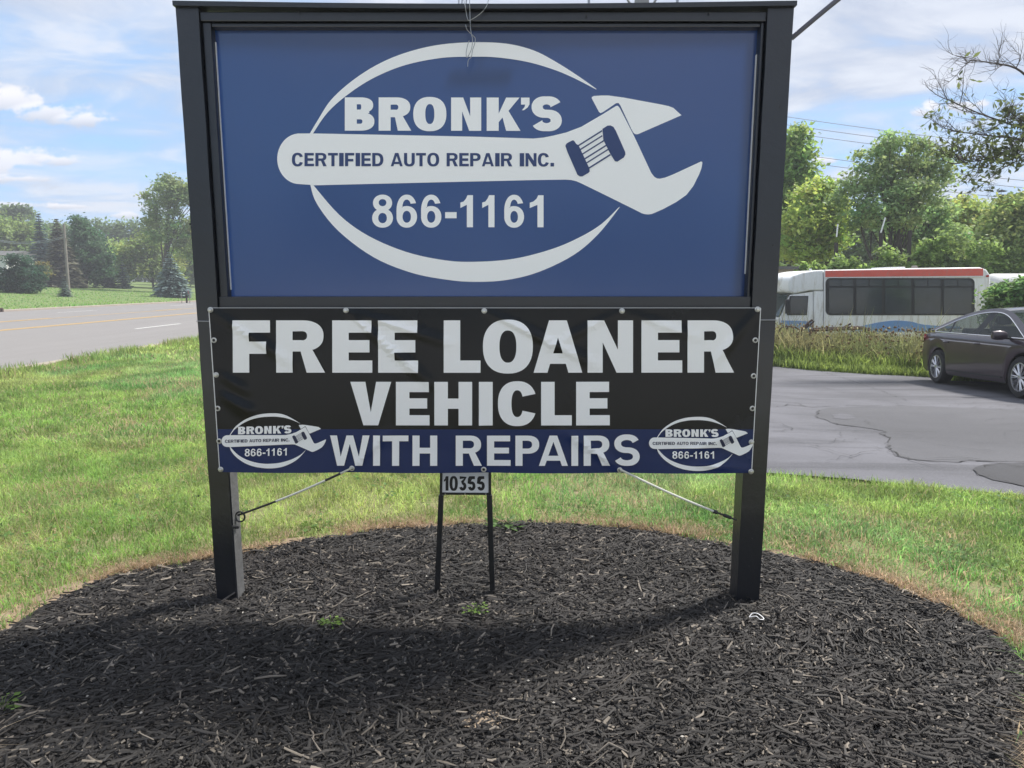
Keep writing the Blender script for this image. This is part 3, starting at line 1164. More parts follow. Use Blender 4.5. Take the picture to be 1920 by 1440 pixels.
def glyph(ch, w, sv, sh):
    """outline(s) of a letter, width w, stem sv, bar sh: list of (outer, holes)"""
    q = 2.35
    if ch == 'I':
        return [([(0, 0), (w, 0), (w, 1), (0, 1)], [])]
    if ch == '-':
        return [([(0, .28), (w, .28), (w, .28 + sh * 1.15), (0, .28 + sh * 1.15)], [])]
    if ch == '.':
        return [([(0, 0), (w, 0), (w, w * 1.0), (0, w * 1.0)], [])]
    if ch == "'":
        return [([(0, 1), (w, 1), (w, .80), (w * .78, .70), (w * .35, .62), (w * .1, .62), (w * .42, .72), (w * .48, .79), (0, .79)], [])]
    if ch == 'L':
        return [([(0, 0), (w, 0), (w, sh), (sv, sh), (sv, 1), (0, 1)], [])]
    if ch == 'T':
        a = (w - sv) / 2
        return [([(a, 0), (a + sv, 0), (a + sv, 1 - sh), (w, 1 - sh), (w, 1), (0, 1), (0, 1 - sh), (a, 1 - sh)], [])]
    if ch == 'E':
        m0, m1 = .5 - sh * .48, .5 + sh * .52
        return [([(0, 0), (w, 0), (w, sh), (sv, sh), (sv, m0), (w * .93, m0), (w * .93, m1), (sv, m1), (sv, 1 - sh), (w * .98, 1 - sh), (w * .98, 1), (0, 1)], [])]
    if ch == 'F':
        m0, m1 = .46 - sh * .5, .46 + sh * .5
        m0, m1 = .36, .36 + sh
        return [([(0, 0), (sv, 0), (sv, m0), (w * .9, m0), (w * .9, m1), (sv, m1), (sv, 1 - sh), (w, 1 - sh), (w, 1), (0, 1)], [])]
    if ch == 'H':
        m0, m1 = .5 - sh * .5, .5 + sh * .5
        return [([(0, 0), (sv, 0), (sv, m0), (w - sv, m0), (w - sv, 0), (w, 0), (w, 1), (w - sv, 1), (w - sv, m1), (sv, m1), (sv, 1), (0, 1)], [])]
    if ch == 'V':
        s = sv * 1.12
        f = sv * .55
        return [([(w / 2 - f, 0), (w / 2 + f, 0), (w, 1), (w - s, 1), (w / 2, .30), (s, 1), (0, 1)], [])]
    if ch == 'A':
        s = sv * .84
        f = sv * .54
        # inner edge of a leg runs parallel to the outer one
        def xi(z):
            return s + (w / 2 - f) * z
        z0, z1 = .17, .17 + sh * .85
        zt = min(.80, (w / 2 - s) / (w / 2 - f) * 0.99)
        o = [(0, 0), (s, 0), (xi(z0), z0), (w - xi(z0), z0), (w - s, 0), (w, 0), (w / 2 + f, 1), (w / 2 - f, 1)]
        return [(o, [[(xi(z1), z1), (w - xi(z1), z1), (w / 2, zt)]])]
    if ch == 'N':
        s = sv
        return [([(0, 0), (s * .92, 0), (s * .92, .58), (w - s, 0), (w, 0), (w, 1), (w - s * .92, 1), (w - s * .92, .44), (s, 1), (0, 1)], [])]
    if ch == 'W':
        s = sv * .98
        a = w * .27
        return [([(a - s * .5, 0), (a + s * .5, 0), (w / 2, .72), (w - a - s * .5, 0), (w - a + s * .5, 0), (w, 1), (w - s, 1),
                  (w - a, .30), (w / 2 + s * .48, 1), (w / 2 - s * .48, 1), (a, .30), (s, 1), (0, 1)], [])]
    if ch == 'K':
        s = sv
        return [([(0, 0), (s, 0), (s, .26), (s * 1.32, .40), (w - s * 1.2, 0), (w, 0), (s + (w - s) * .45, .60), (w * .97, 1), (w - s * 1.2, 1), (s, .52), (s, 1), (0, 1)], [])]
    if ch == 'O' or ch == '0':
        o = arc(w / 2, .5, w / 2, .515, 0, 360, 48, q)[:-1]
        h = arc(w / 2, .5, w / 2 - sv, .5 - sh * .82, 0, 360, 40, q)[:-1]
        return [(o, [h])]
    if ch == 'D':
        b = w * .42
        o = [(0, 0), (b, 0)] + arc(b, .5, w - b, .5, -90, 90, 24, q)[1:] + [(0, 1)]
        h = [(sv, sh * .95), (b, sh * .95)] + arc(b, .5, w - b - sv, .5 - sh * .95, -90, 90, 20, q)[1:] + [(sv, 1 - sh * .95)]
        return [(o, [h])]
    if ch == 'P':
        r = .30
        b = w * .5
        o = [(0, 0), (sv, 0), (sv, 1 - 2 * r), (b, 1 - 2 * r)] + arc(b, 1 - r, w - b, r, -90, 90, 20, q)[1:] + [(0, 1)]
        h = [(sv, 1 - 2 * r + sh * .9), (b, 1 - 2 * r + sh * .9)] + arc(b, 1 - r, w - b - sv, r - sh * .9, -90, 90, 16, q)[1:] + [(sv, 1 - sh * .9)]
        return [(o, [h])]
    if ch == 'R':
        r = .295
        b = w * .52
        bw = w * .97
        o = [(0, 0), (sv, 0), (sv, 1 - 2 * r - .005), (w * .50, 1 - 2 * r - .005), (w - sv * 1.12, 0), (w, 0), (w * .74, .44)] \
            + arc(b, 1 - r, bw - b, r, -62, 90, 20, q) + [(0, 1)]
        h = [(sv, 1 - 2 * r + sh * .9), (b, 1 - 2 * r + sh * .9)] + arc(b, 1 - r, bw - b - sv, r - sh * .88, -90, 90, 16, q)[1:] + [(sv, 1 - sh * .9)]
        return [(o, [h])]
    if ch == 'B':
        b = w * .52
        o = [(0, 0), (b, 0)] + arc(b, .275, w - b, .275, -90, 62, 18, q)[1:] + [(w * .83, .53)] + arc(b, .765, w * .96 - b, .235, -50, 90, 16, q) + [(0, 1)]
        h1 = [(sv, sh * .85), (b, sh * .85)] + arc(b, .275, w - b - sv, .275 - sh * .85, -90, 90, 14, q)[1:] + [(sv, .55 - sh * .85)]
        h2 = [(sv, .53 + sh * .42), (b, .53 + sh * .42)] + arc(b, .53 + (.47 - sh * .43) / 2, w * .96 - b - sv, (.47 - sh * 1.27) / 2, -90, 90, 14, q)[1:] + [(sv, 1 - sh * .85)]
        return [(o, [h1, h2])]
    if ch == 'C':
        o = arc(w / 2, .5, w / 2, .515, 22, 338, 44, q)
        i = arc(w / 2, .5, w / 2 - sv, .5 - sh * .82, 332, 28, 40, q)
        return [(o + i, [])]
    if ch == 'U':
        b = .36
        o = [(0, 1)] + arc(w / 2, b, w / 2, b + .015, 180, 360, 24, q) + [(w, 1), (w - sv, 1)] + arc(w / 2, b, w / 2 - sv, b - sh * .82, 360, 180, 20, q) + [(sv, 1)]
        return [(o, [])]
    if ch == 'S':
        t0, t1 = sv * .96, sh * .92
        rx = (w - t0) / 2
        ry = (1.03 - t1) / 4
        c = arc(w / 2, .515 + ry, rx * .97, ry, 18, 262, 30, 2.2)
        c2 = arc(w / 2, .515 - ry, rx, ry, 82, -160, 30, 2.2)
        return [(stroke(c + c2, t0, t1 * 1.06), [])]
    if ch == '1':
        return [([(w - sv, 0), (w, 0), (w, 1), (w - sv * .88, 1), (w - sv * 1.15, .89), (w * .25, .80), (0, .77), (0, .60), (w - sv, .70)], [])]
    if ch == '8':
        k = .53
        o = arc(w / 2, .28, w / 2, .295, 215 - 90 - 180, 0, 1)[:0]
        o = arc(w / 2, .285, w / 2, .30, -238, 58, 34, 2.1) + arc(w / 2, .755, w * .46, .26, -48, 228, 34, 2.1)
        h1 = arc(w / 2, .285, w / 2 - sv, .30 - sh * .85, 0, 360, 26, 2.1)[:-1]
        h2 = arc(w / 2, .765, w * .46 - sv * .95, .25 - sh * .85, 0, 360, 24, 2.1)[:-1]
        return [(o, [h1, h2])]
    if ch == '6':
        o = arc(w / 2, .5, w / 2, .515, 20, 180, 24, 2.2)[1:] + arc(w / 2, .33, w / 2, .345, 180, 360, 26, 2.1)[1:]
        o += arc(w / 2, .33, w / 2, .33, 0, 118, 16, 2.1)[1:] + [(sv * .97, .60)]
        o += arc(w / 2, .60, w / 2 - sv * .97, .40 - sh * .85, 175, 28, 14, 2.2)
        h = arc(w / 2, .325, w / 2 - sv, .325 - sh * .85, 0, 360, 28, 2.1)[:-1]
        return [(o, [h])]
    if ch == '3':
        t = sv
        rx = (w - t) / 2
        c = arc(w / 2, .76, rx, .24 - t / 2, 165, -80, 20, 2.1) + arc(w / 2, .29, rx, .29 - t / 2, 80, -165, 24, 2.1)
        c = [(w * .08, 1 - t / 2), (w * .88, 1 - t / 2), (w * .45, .60)] + arc(w / 2, .30, rx, .30 - t / 2, 80, -165, 24, 2.1)
        return [(stroke(c, t), [])]
    if ch == '5':
        t = sv
        rx = (w - t) / 2
        c = [(w * .93, 1 - t / 2), (w * .55, 1 - t / 2), (w * .24, 1 - t / 2), (w * .20, .84), (w * .13, .53)]
        c += arc(w / 2, .32, rx, .32 - t / 2, 112, -165, 26, 2.1)
        return [(stroke(c, t), [])]
    return []


NAT = {'I': .30, '.': .24, "'": .26, '-': .38, ' ': .32, '1': .42, 'A': .80, 'N': .74, 'O': .80, 'R': .76, 'C': .76, 'D': .74, 'U': .72, 'E': .64, 'F': .62, 'T': .66, 'P': .70,
       'L': .60, 'S': .72}


def line_of_text(txt, x0, x1, yt, yb, sv, sh, gap=.09):
    """letters filling x0..x1; y runs down as in a picture; sv, sh in cap heights"""
    H = yb - yt
    ws = [NAT.get(c, .7) for c in txt]
    tot = sum(ws) + gap * (len(txt) - 1)
    k = (x1 - x0) / tot
    out = []
    x = x0
    for c, w in zip(txt, ws):
        if c != ' ':
            out.append((c, x, x + w * k))
        x += (w + gap) * k
    return letters(out, yt, yb, sv, sh)


def letters(spec, yt, yb, sv, sh):
    out = []
    H = yb - yt
    for c, xa, xb in spec:
        w = (xb - xa) / H
        s = w if c in 'I' else sv
        for o, hs in glyph(c, w, s, sh):
            f = lambda p: (xa + p[0] * H, yb - p[1] * H)
            out.append(([f(p) for p in o], [[f(p) for p in h] for h in hs]))
    return out


def map_polys(polys, f):
    return [([f(*p) for p in o], [[f(*p) for p in h] for h in hs]) for o, hs in polys]


def print_mesh(name, polys, Y, mat, parent, wave=None, cell=0.02):
    """flat print lying on a board or banner; polys in (x, z)"""
    bm = bmesh.new()
    for o, hs in polys:
        loops = [[Vector((p[0], p[1], 0)) for p in o]] + [[Vector((p[0], p[1], 0)) for p in h] for h in hs]
        flat = [v for l in loops for v in l]
        vs = [bm.verts.new((v.x, Y, v.y)) for v in flat]
        for t in tessellate_polygon(loops):
            try:
                bm.faces.new([vs[i] for i in t])
            except ValueError:
                pass
    for f in bm.faces:
        f.normal_update()
        if f.normal.y > 0:
            f.normal_flip()
    if wave:
        X = [v.co.x for v in bm.verts]
        Z = [v.co.z for v in bm.verts]
        for ax, lo, hi in ((0, min(X), max(X)), (2, min(Z), max(Z))):
            k = math.floor(lo / cell) * cell + cell
            while k < hi:
                co = [0, 0, 0]
                no = [0, 0, 0]
                co[ax] = k
                no[ax] = 1
                bmesh.ops.bisect_plane(bm, geom=bm.verts[:] + bm.edges[:] + bm.faces[:], plane_co=co, plane_no=no, dist=1e-6)
                k += cell
        for v in bm.verts:
            v.co.y = Y + wave(v.co.x, v.co.z)
    me = bpy.data.meshes.new(name)
    bm.to_mesh(me)
    bm.free()
    o = link(name, me, mat, parent)
    if parent is not None:
        o.location = -Vector(parent.location)
        if parent.parent is not None:
            o.location = -(Vector(parent.location) + Vector(parent.parent.location))
    return o


# ---- the emblem, in coordinates of a flat drawing (x right, y down)


def z5(pts):
    return [((x * .1875 + 1000 - 480) / .46875, (y * .1875 + 150 - 40) / .46875) for x, y in pts]


EM_RING = [catmull([(217, 450), (250, 395), (300, 318), (380, 244), (480, 178), (590, 130), (720, 97), (860, 85), (1000, 90), (1110, 117), (1200, 163), (1290, 220), (1361, 270)], 5, False)
           + catmull([(1361, 273), (1260, 222), (1180, 190), (1080, 162), (960, 145), (860, 143), (740, 148), (600, 176), (480, 224), (380, 286), (290, 364), (230, 450)], 5, False),
           catmull([(219, 655), (245, 730), (330, 838), (470, 943), (620, 1005), (760, 1033), (870, 1042), (1000, 1035), (1130, 1003), (1270, 935), (1370, 850), (1456, 742)], 5, False)
           + catmull([(1450, 745), (1380, 812), (1290, 866), (1180, 912), (1030, 950), (870, 962), (750, 955), (600, 922), (450, 858), (335, 775), (232, 657)], 5, False)]
EM_WRENCH = [(170, 450), (215, 450), (232, 450), (600, 457), (900, 463)] + z5([(0, 587), (100, 577), (200, 557), (330, 525), (480, 468), (690, 345), (822, 263), (838, 257), (852, 265), (866, 285),
             (1000, 545), (1180, 930), (1210, 968), (1235, 983), (1265, 987), (1320, 975), (1400, 943), (1676, 815), (1688, 818), (1690, 830), (1682, 880), (1660, 940), (1600, 1060),
             (1530, 1150), (1430, 1220), (1300, 1290), (1210, 1330), (1180, 1341), (1150, 1345), (1115, 1342), (1085, 1333), (1000, 1290), (700, 1142), (480, 1035), (430, 1013), (380, 1001), (320, 997), (0, 1002)]) \
            + [(600, 648), (232, 657), (219, 655)] + [(176 + 89 * math.cos(R(a)), 551 - 101 * math.sin(R(a))) for a in range(-96, -265, -8)]
EM_JAW = z5([(583, 182), (585, 170), (605, 160), (680, 155), (750, 155), (900, 175), (1280, 245), (1350, 260), (1400, 278), (1482, 352), (1050, 540), (1035, 543), (1015, 540), (1000, 525), (985, 500),
             (870, 255), (852, 230), (828, 232), (690, 325), (670, 331), (655, 318)])
EM_KNURL = [z5([(320, 660), (328, 640), (350, 625), (390, 605), (405, 607), (428, 640), (452, 655), (560, 885), (563, 915), (550, 930), (490, 965), (465, 965), (440, 948), (340, 720)]),
            z5([(690, 490), (740, 458), (770, 455), (800, 470), (825, 510), (918, 720), (920, 745), (905, 775), (840, 817), (815, 812), (770, 740), (700, 600)])]
for sx, sy, ln, th in [(446, 652, 250, 13), (452, 700, 246, 12), (485, 738, 250, 12), (497, 792, 250, 13), (524, 828, 250, 12), (548, 878, 230, 14)]:
    ex, ey = sx + ln * .955, sy - ln * .60
    EM_KNURL.append(z5([(sx, sy), (ex, ey), (ex + th * .4, ey + th), (sx + th * .4, sy + th)]))
EM_NAME = letters([('B', 357, 475), ('R', 492, 622), ('O', 630, 762), ('N', 781, 901), ('K', 923, 1058), ("'", 1060, 1094), ('S', 1101, 1223)], 306, 439, .36, .245)
EM_LINE = line_of_text('CERTIFIED AUTO REPAIR INC.', 146, 1192, 528, 581, .235, .19)
EM_PHONE = letters([('8', 466, 549), ('6', 563, 645), ('6', 661, 742), ('-', 757, 803), ('1', 818, 868), ('1', 905, 954), ('6', 993, 1072), ('1', 1095, 1150)], 696, 824, .19, .165)


def emblem(parent, f, Y, white, dark, wave=None, cell=0.03, gap=0.0015, whole=False):
    """f maps drawing coordinates to (x, z) on the board"""
    po = Vector(parent.location) + (Vector(parent.parent.location) if parent.parent else Vector())
    P = lambda nm, polys, y, mat: print_mesh(nm, map_polys(polys, f), y, mat, None, wave, cell)
    base = P('wrench_emblem', [(EM_WRENCH, [])], Y - gap * .4, white)
    base.parent = parent
    base.location = -po
    kids = [P('oval_arc', [(ring, [])], Y, white) for ring in EM_RING]
    kids += [P('wrench_jaw', [(EM_JAW, [])], Y, white), P('wrench_screw', [(EM_KNURL[0], []), (EM_KNURL[1], [])], Y - gap * 1.4, dark),
             P('wrench_screw_thread', [(k, []) for k in EM_KNURL[2:]], Y - gap * 1.9, dark)]
    for txt, g_, mt in ((EM_NAME, .8, white), (EM_LINE, 1.4, dark), (EM_PHONE, .8, white)):
        kids += [P('letter', [t], Y - gap * g_, mt) for t in txt]
    for k in kids:
        k.parent = base if whole else parent
        if not whole:
            k.location = -po
    return base


# ------------------------------------------------------------------ the sign
YF = 2.95                                  # front of the timber
xl0, xl1 = at(368, 570, YF).x, at(368, 570, YF).x + 0.094
xr1 = at(1456, 570, YF).x
xr0 = xr1 - 0.108
ztop = at(900, 14, YF).z
sign = empty('roadside_sign', ((xl0 + xr1) / 2, YF, 0))
tag(sign, 'large dark timber post sign with the blue repair shop panel, standing in mulch', 'sign')
SO = -Vector(sign.location)


def sbox(name, x0, x1, y0, y1, z0, z1, mat, bev=0.004):
    o = MB().box(x0, x1, y0, y1, z0, z1).build(name, mat, sign, bevel=bev)
    o.location = SO
    return o


def post(x0, x1, depth):
    m = MB()
    # slightly uneven timber faces
    zs = np.linspace(-0.25, ztop, 26)
    rows = []
    r = random.Random(int(x0 * 100))
    for z in zs:
        e = [r.uniform(-.0012, .0012) for _ in range(4)]
        rows.append([(x0 + e[0], YF + e[1], z), (x1 + e[2], YF + e[1], z), (x1 + e[2], YF + depth + e[3], z), (x0 + e[0], YF + depth + e[3], z), (x0 + e[0], YF + e[1], z)])
    m.grid(rows)
    n = len(m.V)
    m.add([rows[-1][i] for i in range(4)], [(0, 1, 2, 3)])
    o = m.build('post', M['frame'], sign, bevel=0.0)
    o.location = SO
    return o


post(xl0, xl1, 0.089)
post(xr0, xr1, 0.098)
# paler, rougher strip on the inner side of the left post
o = MB().box(xl1 + 0.0015, xl1 + 0.0035, YF + 0.006, YF + 0.086, 0.0, at(423, 884, YF).z + 0.15).build('pale_face', M['frame_side'], sign)
o.location = SO
# cap and header
zc = at(900, 3, YF - 0.015).z
m = MB()
nb = 20
rows = []
for i in range(nb + 1):
    t = i / nb
    x = xl0 - 0.004 + (xr1 - xl0 + 0.010) * t
    sag = -0.012 * math.sin(math.pi * t)
    rows.append([(x, YF - 0.016, ztop + 0.002 + sag), (x, YF - 0.016, zc + 0.004 + sag), (x, YF + 0.11, zc + 0.004 + sag), (x, YF + 0.11, ztop + 0.002 + sag), (x, YF - 0.016, ztop + 0.002 + sag)])
m.grid(rows)
m.add([rows[0][k] for k in range(4)], [(0, 1, 2, 3)]).add([rows[-1][k] for k in range(4)], [(0, 1, 2, 3)])
o = m.build('top_cap', M['frame'], sign, bevel=0.0)
o.location = SO
z_h0 = at(900, 40, YF + 0.012).z
sbox('header_rail', xl1, xr0, YF + 0.010, YF + 0.078, z_h0, ztop - 0.012, M['frame'])
# trim boards that hold the panel
YT = YF + 0.020
tx0 = at(411, 300, YT).x
tx1 = at(1414, 300, YT).x
tz1 = at(900, 50, YT).z
tz0 = at(900, 556, YT).z
sbox('trim_board', xl1 + 0.004, tx0, YT, YT + 0.05, tz0 - 0.05, z_h0 - 0.001, M['frame'])
sbox('trim_board', tx1, xr0 - 0.004, YT, YT + 0.05, tz0 - 0.05, z_h0 - 0.001, M['frame'])
sbox('trim_board', tx0 + 0.001, tx1 - 0.001, YT + 0.004, YT + 0.05, tz1, z_h0 - 0.002, M['frame'])
sbox('lower_rail', xl1 + 0.001, xr0 - 0.001, YF + 0.012, YF + 0.084, at(900, 592, YF).z, tz0, M['frame'])
sbox('bottom_rail', xl1 + 0.001, xr0 - 0.001, YF + 0.030, YF + 0.075, at(900, 640, YF).z, at(900, 600, YF).z, M['frame'])
# white strips standing in for light that leaks between trim and panel
sbox('light_leak_strip', tx0 + 0.001, tx0 + 0.0032, YT + 0.030, YT + 0.046, tz0 + 0.03, tz1 - 0.05, M['plate_white'], 0.0)
sbox('light_leak_strip', tx1 - 0.0032, tx1 - 0.001, YT + 0.030, YT + 0.046, tz0 + 0.10, tz1 - 0.10, M['plate_white'], 0.0)
# small nail heads
for px, py in [(350, 120), (356, 420), (372, 930), (410, 1000), (1462, 200), (1450, 460), (1410, 1010), (1404, 1062), (560, 22), (1100, 30), (1330, 24)]:
    p = at(px, py, YF)
    o = MB().lathe([(0.0045, 0.001), (0.004, -0.0012), (0.001, -0.002)], (p.x, YF, p.z), 'Y', 10).build('nail_head', M['black_metal'], sign)
    o.location = SO


def panel_mat(name, col, trans, spec):
    """sun-lit plastic sheet: some light comes through from behind, gloss on the front"""
    m, t, b = new_mat(name)
    tc = t.node('ShaderNodeTexCoord')
    n = t.noise(tc.outputs['Object'], 1.4, 4, 0.55)
    c = t.mix(n, tuple(k * 0.92 for k in col), tuple(k * 1.08 for k in col))
    t.put(b.inputs['Base Color'], c)
    b.inputs['Roughness'].default_value = 0.32
    b.inputs['Specular IOR Level'].default_value = spec
    b.inputs['Coat Weight'].default_value = 1.0
    b.inputs['Coat Roughness'].default_value = 0.16
    b.inputs['Coat IOR'].default_value = 2.1
    tr = t.node('ShaderNodeBsdfTranslucent')
    t.put(tr.inputs[0], t.mix(0.0, tuple(min(0.92, k * 2.3) for k in col), (1, 1, 1)))
    mx = t.node('ShaderNodeMixShader')
    mx.inputs[0].default_value = trans
    t.l.new(b.outputs[0], mx.inputs[1])
    t.l.new(tr.outputs[0], mx.inputs[2])
    t.l.new(mx.outputs[0], t.n['Material Output'].inputs[0])
    return m


M['panel_blue'] = panel_mat('panel_blue', (0.007, 0.024, 0.088), 0.50, 0.4)
M['panel_white'] = paint('panel_white', (0.92, 0.93, 0.93), 0.35, var=0.02, scale=2, spec=0.5)
YP = YF + 0.060
M['print_ink'] = paint('print_ink', (0.030, 0.055, 0.16), 0.35, var=0.05)
pan = MB()
pan.grid([[(x, YP + 0.004 * math.sin(x * 2.1) * math.sin((z - 1.4) * 2.4), z) for x in np.linspace(tx0 - 0.04, tx1 + 0.04, 40)] for z in np.linspace(tz0 - 0.03, tz1 + 0.03, 24)])
panel = pan.build('sign_panel', M['panel_blue'], sign, smooth=True)
panel['label'] = 'blue translucent shop panel with white wrench emblem'
panel.location = SO


def big_f(x, y):
    p = at(480 + x * .46875, 40 + y * .46875, YP)
    return (p.x, p.z)


def panel_wave(x, z):
    return 0.004 * math.sin(x * 2.1) * math.sin((z - 1.4) * 2.4)


emblem(panel, big_f, YP - 0.003, M['panel_white'], M['print_ink'], panel_wave, 0.06)

# ------------------------------------------------------------------ the banner
YB = YF - 0.012
c_tl, c_tr, c_bl, c_br = at(393, 578, YB), at(1424, 577, YB), at(411, 884, YB), at(1411, 886, YB)
bx0, bx1 = (c_tl.x + c_bl.x) / 2, (c_tr.x + c_br.x) / 2
bz1, bz0 = (c_tl.z + c_tr.z) / 2, (c_bl.z + c_br.z) / 2
CREASES = []      # x, z, direction, length, width, height


def crease(px, py, qx, qy, width, h):
    a, b = at(px, py, YB), at(qx, qy, YB)
    CREASES.append((a.x, a.z, b.x - a.x, b.z - a.z, width, h * 2.5))


crease(649, 583, 820, 730, 0.016, 0.0045)
crease(655, 583, 860, 650, 0.014, 0.0035)
crease(908, 583, 1130, 690, 0.016, 0.0040)
crease(395, 582, 560, 690, 0.016, 0.0032)
crease(413, 740, 480, 780, 0.020, 0.005)
crease(408, 700, 470, 740, 0.016, 0.003)
crease(1420, 582, 1330, 690, 0.016, 0.003)
crease(1166, 583, 1010, 660, 0.014, 0.0022)
crease(1166, 583, 1330, 640, 0.014, 0.002)
crease(660, 878, 740, 800, 0.014, 0.002)
crease(1162, 880, 1050, 800, 0.016, 0.0035)
crease(907, 881, 900, 780, 0.014, 0.002)
crease(1405, 880, 1300, 870, 0.010, 0.003)
crease(1250, 860, 1420, 800, 0.020, 0.002)


def wave(x, z):
    y = 0.0
    for (x0, z0, ddx, ddz, w, h) in CREASES:
        L = math.hypot(ddx, ddz)
        ux, uz = ddx / L, ddz / L
        s = ((x - x0) * ux + (z - z0) * uz) / L
        if -0.05 < s < 1.0:
            pr = -(x - x0) * uz + (z - z0) * ux
            w2 = w * (0.5 + 1.1 * max(s, 0))
            y -= h * math.exp(-(pr / w2) ** 2) * math.sin(math.pi * min(max((s + .05) / 1.05, 0), 1)) ** 0.7
    y -= 0.0030 * math.sin(x * 3.3 + z * 2.0) * math.sin((z - bz0) / (bz1 - bz0) * math.pi)
    # scallops between the bottom fixings
    y -= 0.004 * max(0.0, 1 - (z - bz0) / 0.10) * abs(math.sin((x - bx0) / (bx1 - bx0) * math.pi * 4))
    return y


banner = empty('vinyl_banner', ((bx0 + bx1) / 2, YB, bz0))
tag(banner, 'black and navy vinyl banner reading FREE LOANER VEHICLE WITH REPAIRS', 'banner')
BO = -Vector(banner.location)


def banner_mat():
    m, t, b = new_mat('banner_vinyl')
    g = t.node('ShaderNodeTexCoord')
    sp = t.node('ShaderNodeSeparateXYZ')
    t.l.new(g.outputs['Object'], sp.inputs[0])
    zs = at(900, 805, YB).z
    fac = t.math('LESS_THAN', sp.outputs[2], zs)
    n = t.noise(g.outputs['Object'], 2.0, 4, 0.6)
    c = t.mix(fac, (0.002, 0.003, 0.005), (0.005, 0.022, 0.110))
    c = t.mix(t.math('MULTIPLY', n, 0.3), c, (0.022, 0.024, 0.028))
    t.put(b.inputs['Base Color'], c)
    t.put(b.inputs['Roughness'], t.math('ADD', 0.20, t.math('MULTIPLY', n, 0.12)))
    b.inputs['Specular IOR Level'].default_value = 0.30
    bn = t.node('ShaderNodeBump')
    bn.inputs['Strength'].default_value = 0.12
    bn.inputs['Distance'].default_value = 0.01
    t.put(bn.inputs['Height'], t.noise(g.outputs['Object'], 5.0, 3, 0.5, 0.8))
    t.l.new(bn.outputs[0], b.inputs['Normal'])
    return m


M['banner'] = banner_mat()
bm_ = MB()
nxb, nzb = 150, 46


def bedge(x):
    """bottom hem hangs slightly between the fixings"""
    return -0.003 * abs(math.sin((x - bx0) / (bx1 - bx0) * math.pi * 4)) - 0.004 * (x - bx0) / (bx1 - bx0)


rows = []
for j in range(nzb + 1):
    tz = j / nzb
    row = []
    for i in range(nxb + 1):
        x = bx0 + (bx1 - bx0) * i / nxb
        z = bz0 + (bz1 - bz0) * tz + bedge(x) * (1 - tz) - 0.004 * abs(math.sin(i / nxb * math.pi * 4)) * tz ** 6
        row.append((x, YB + wave(x, z), z))
    rows.append(row)
bm_.grid(rows)
o = bm_.build('vinyl_sheet', M['banner'], banner, smooth=True, angle=80)
o.location = BO
# pale welded hem edges at the sides and top
for nm, xa, xb in (('hem', bx0 - 0.002, bx0 + 0.001), ('hem', bx1 - 0.001, bx1 + 0.002)):
    o = MB().box(xa, xb, YB - 0.001, YB + 0.002, bz0, bz1).build(nm, M['plate_white'], banner)
    o.location = BO
o = MB().box(bx0, bx1, YB - 0.001, YB + 0.003, bz1 - 0.001, bz1 + 0.0025).build('hem', M['wire'], banner)
o.location = BO


def bl(x):      # left drawing
    return 380 + x * .28125


def br(x):      # right drawing
    return 900 + x * .28125


def on_banner(x, y):
    p = at(x, y, YB)
    return (p.x, p.z)


YL = YB - 0.006
T1 = letters([('F', bl(203), bl(452)), ('R', bl(492), bl(818)), ('E', bl(866), bl(1133)), ('E', bl(1172), bl(1438)), ('L', bl(1608), bl(1853)),
              ('O', br(20), br(352)), ('A', br(357), br(681)), ('N', br(716), br(1019)), ('E', br(1075), br(1347)), ('R', br(1382), br(1692))], 600.5, 698.5, .315, .235)
T2 = letters([('V', bl(986), bl(1259)), ('E', bl(1290), bl(1514)), ('H', bl(1546), bl(1797)), ('I', bl(1842), br(85)), ('C', br(120), br(377)), ('L', br(407), br(611)), ('E', br(640), br(864))],
             715.5, 797, .31, .235)
T3 = letters([('W', bl(851), bl(1114)), ('I', bl(1138), bl(1184)), ('T', bl(1203), bl(1373)), ('H', bl(1400), bl(1565)), ('R', bl(1688), bl(1862)),
              ('E', br(47), br(204)), ('P', br(236), br(394)), ('A', br(392), br(585)), ('I', br(608), br(653)), ('R', br(690), br(866)), ('S', br(892), br(1063))], 816, 872.5, .235, .19)
for t in (T1, T2, T3):
    for one in t:
        print_mesh('letter', map_polys([one], on_banner), YL, M['print_white'], banner, wave)
M['print_navy'] = paint('print_navy', (0.014, 0.020, 0.060), 0.4)


def lf(x, y):
    zx, zy = 268 + .850 * (x - 87), 183 + .791 * (y - 85)
    zy += (930 - zx) * 0.022
    return on_banner(380 + zx * .135417, 750 + zy * .135417)


def rf(x, y):
    zx, zy = 1125 + .407 * (x - 87), 787 + .374 * (y - 85)
    return on_banner(900 + zx * .28125, 560 + zy * .28125)


for f in (lf, rf):
    emblem(banner, f, YL, M['print_white'], M['print_navy'], wave, 0.02, 0.0012, True)

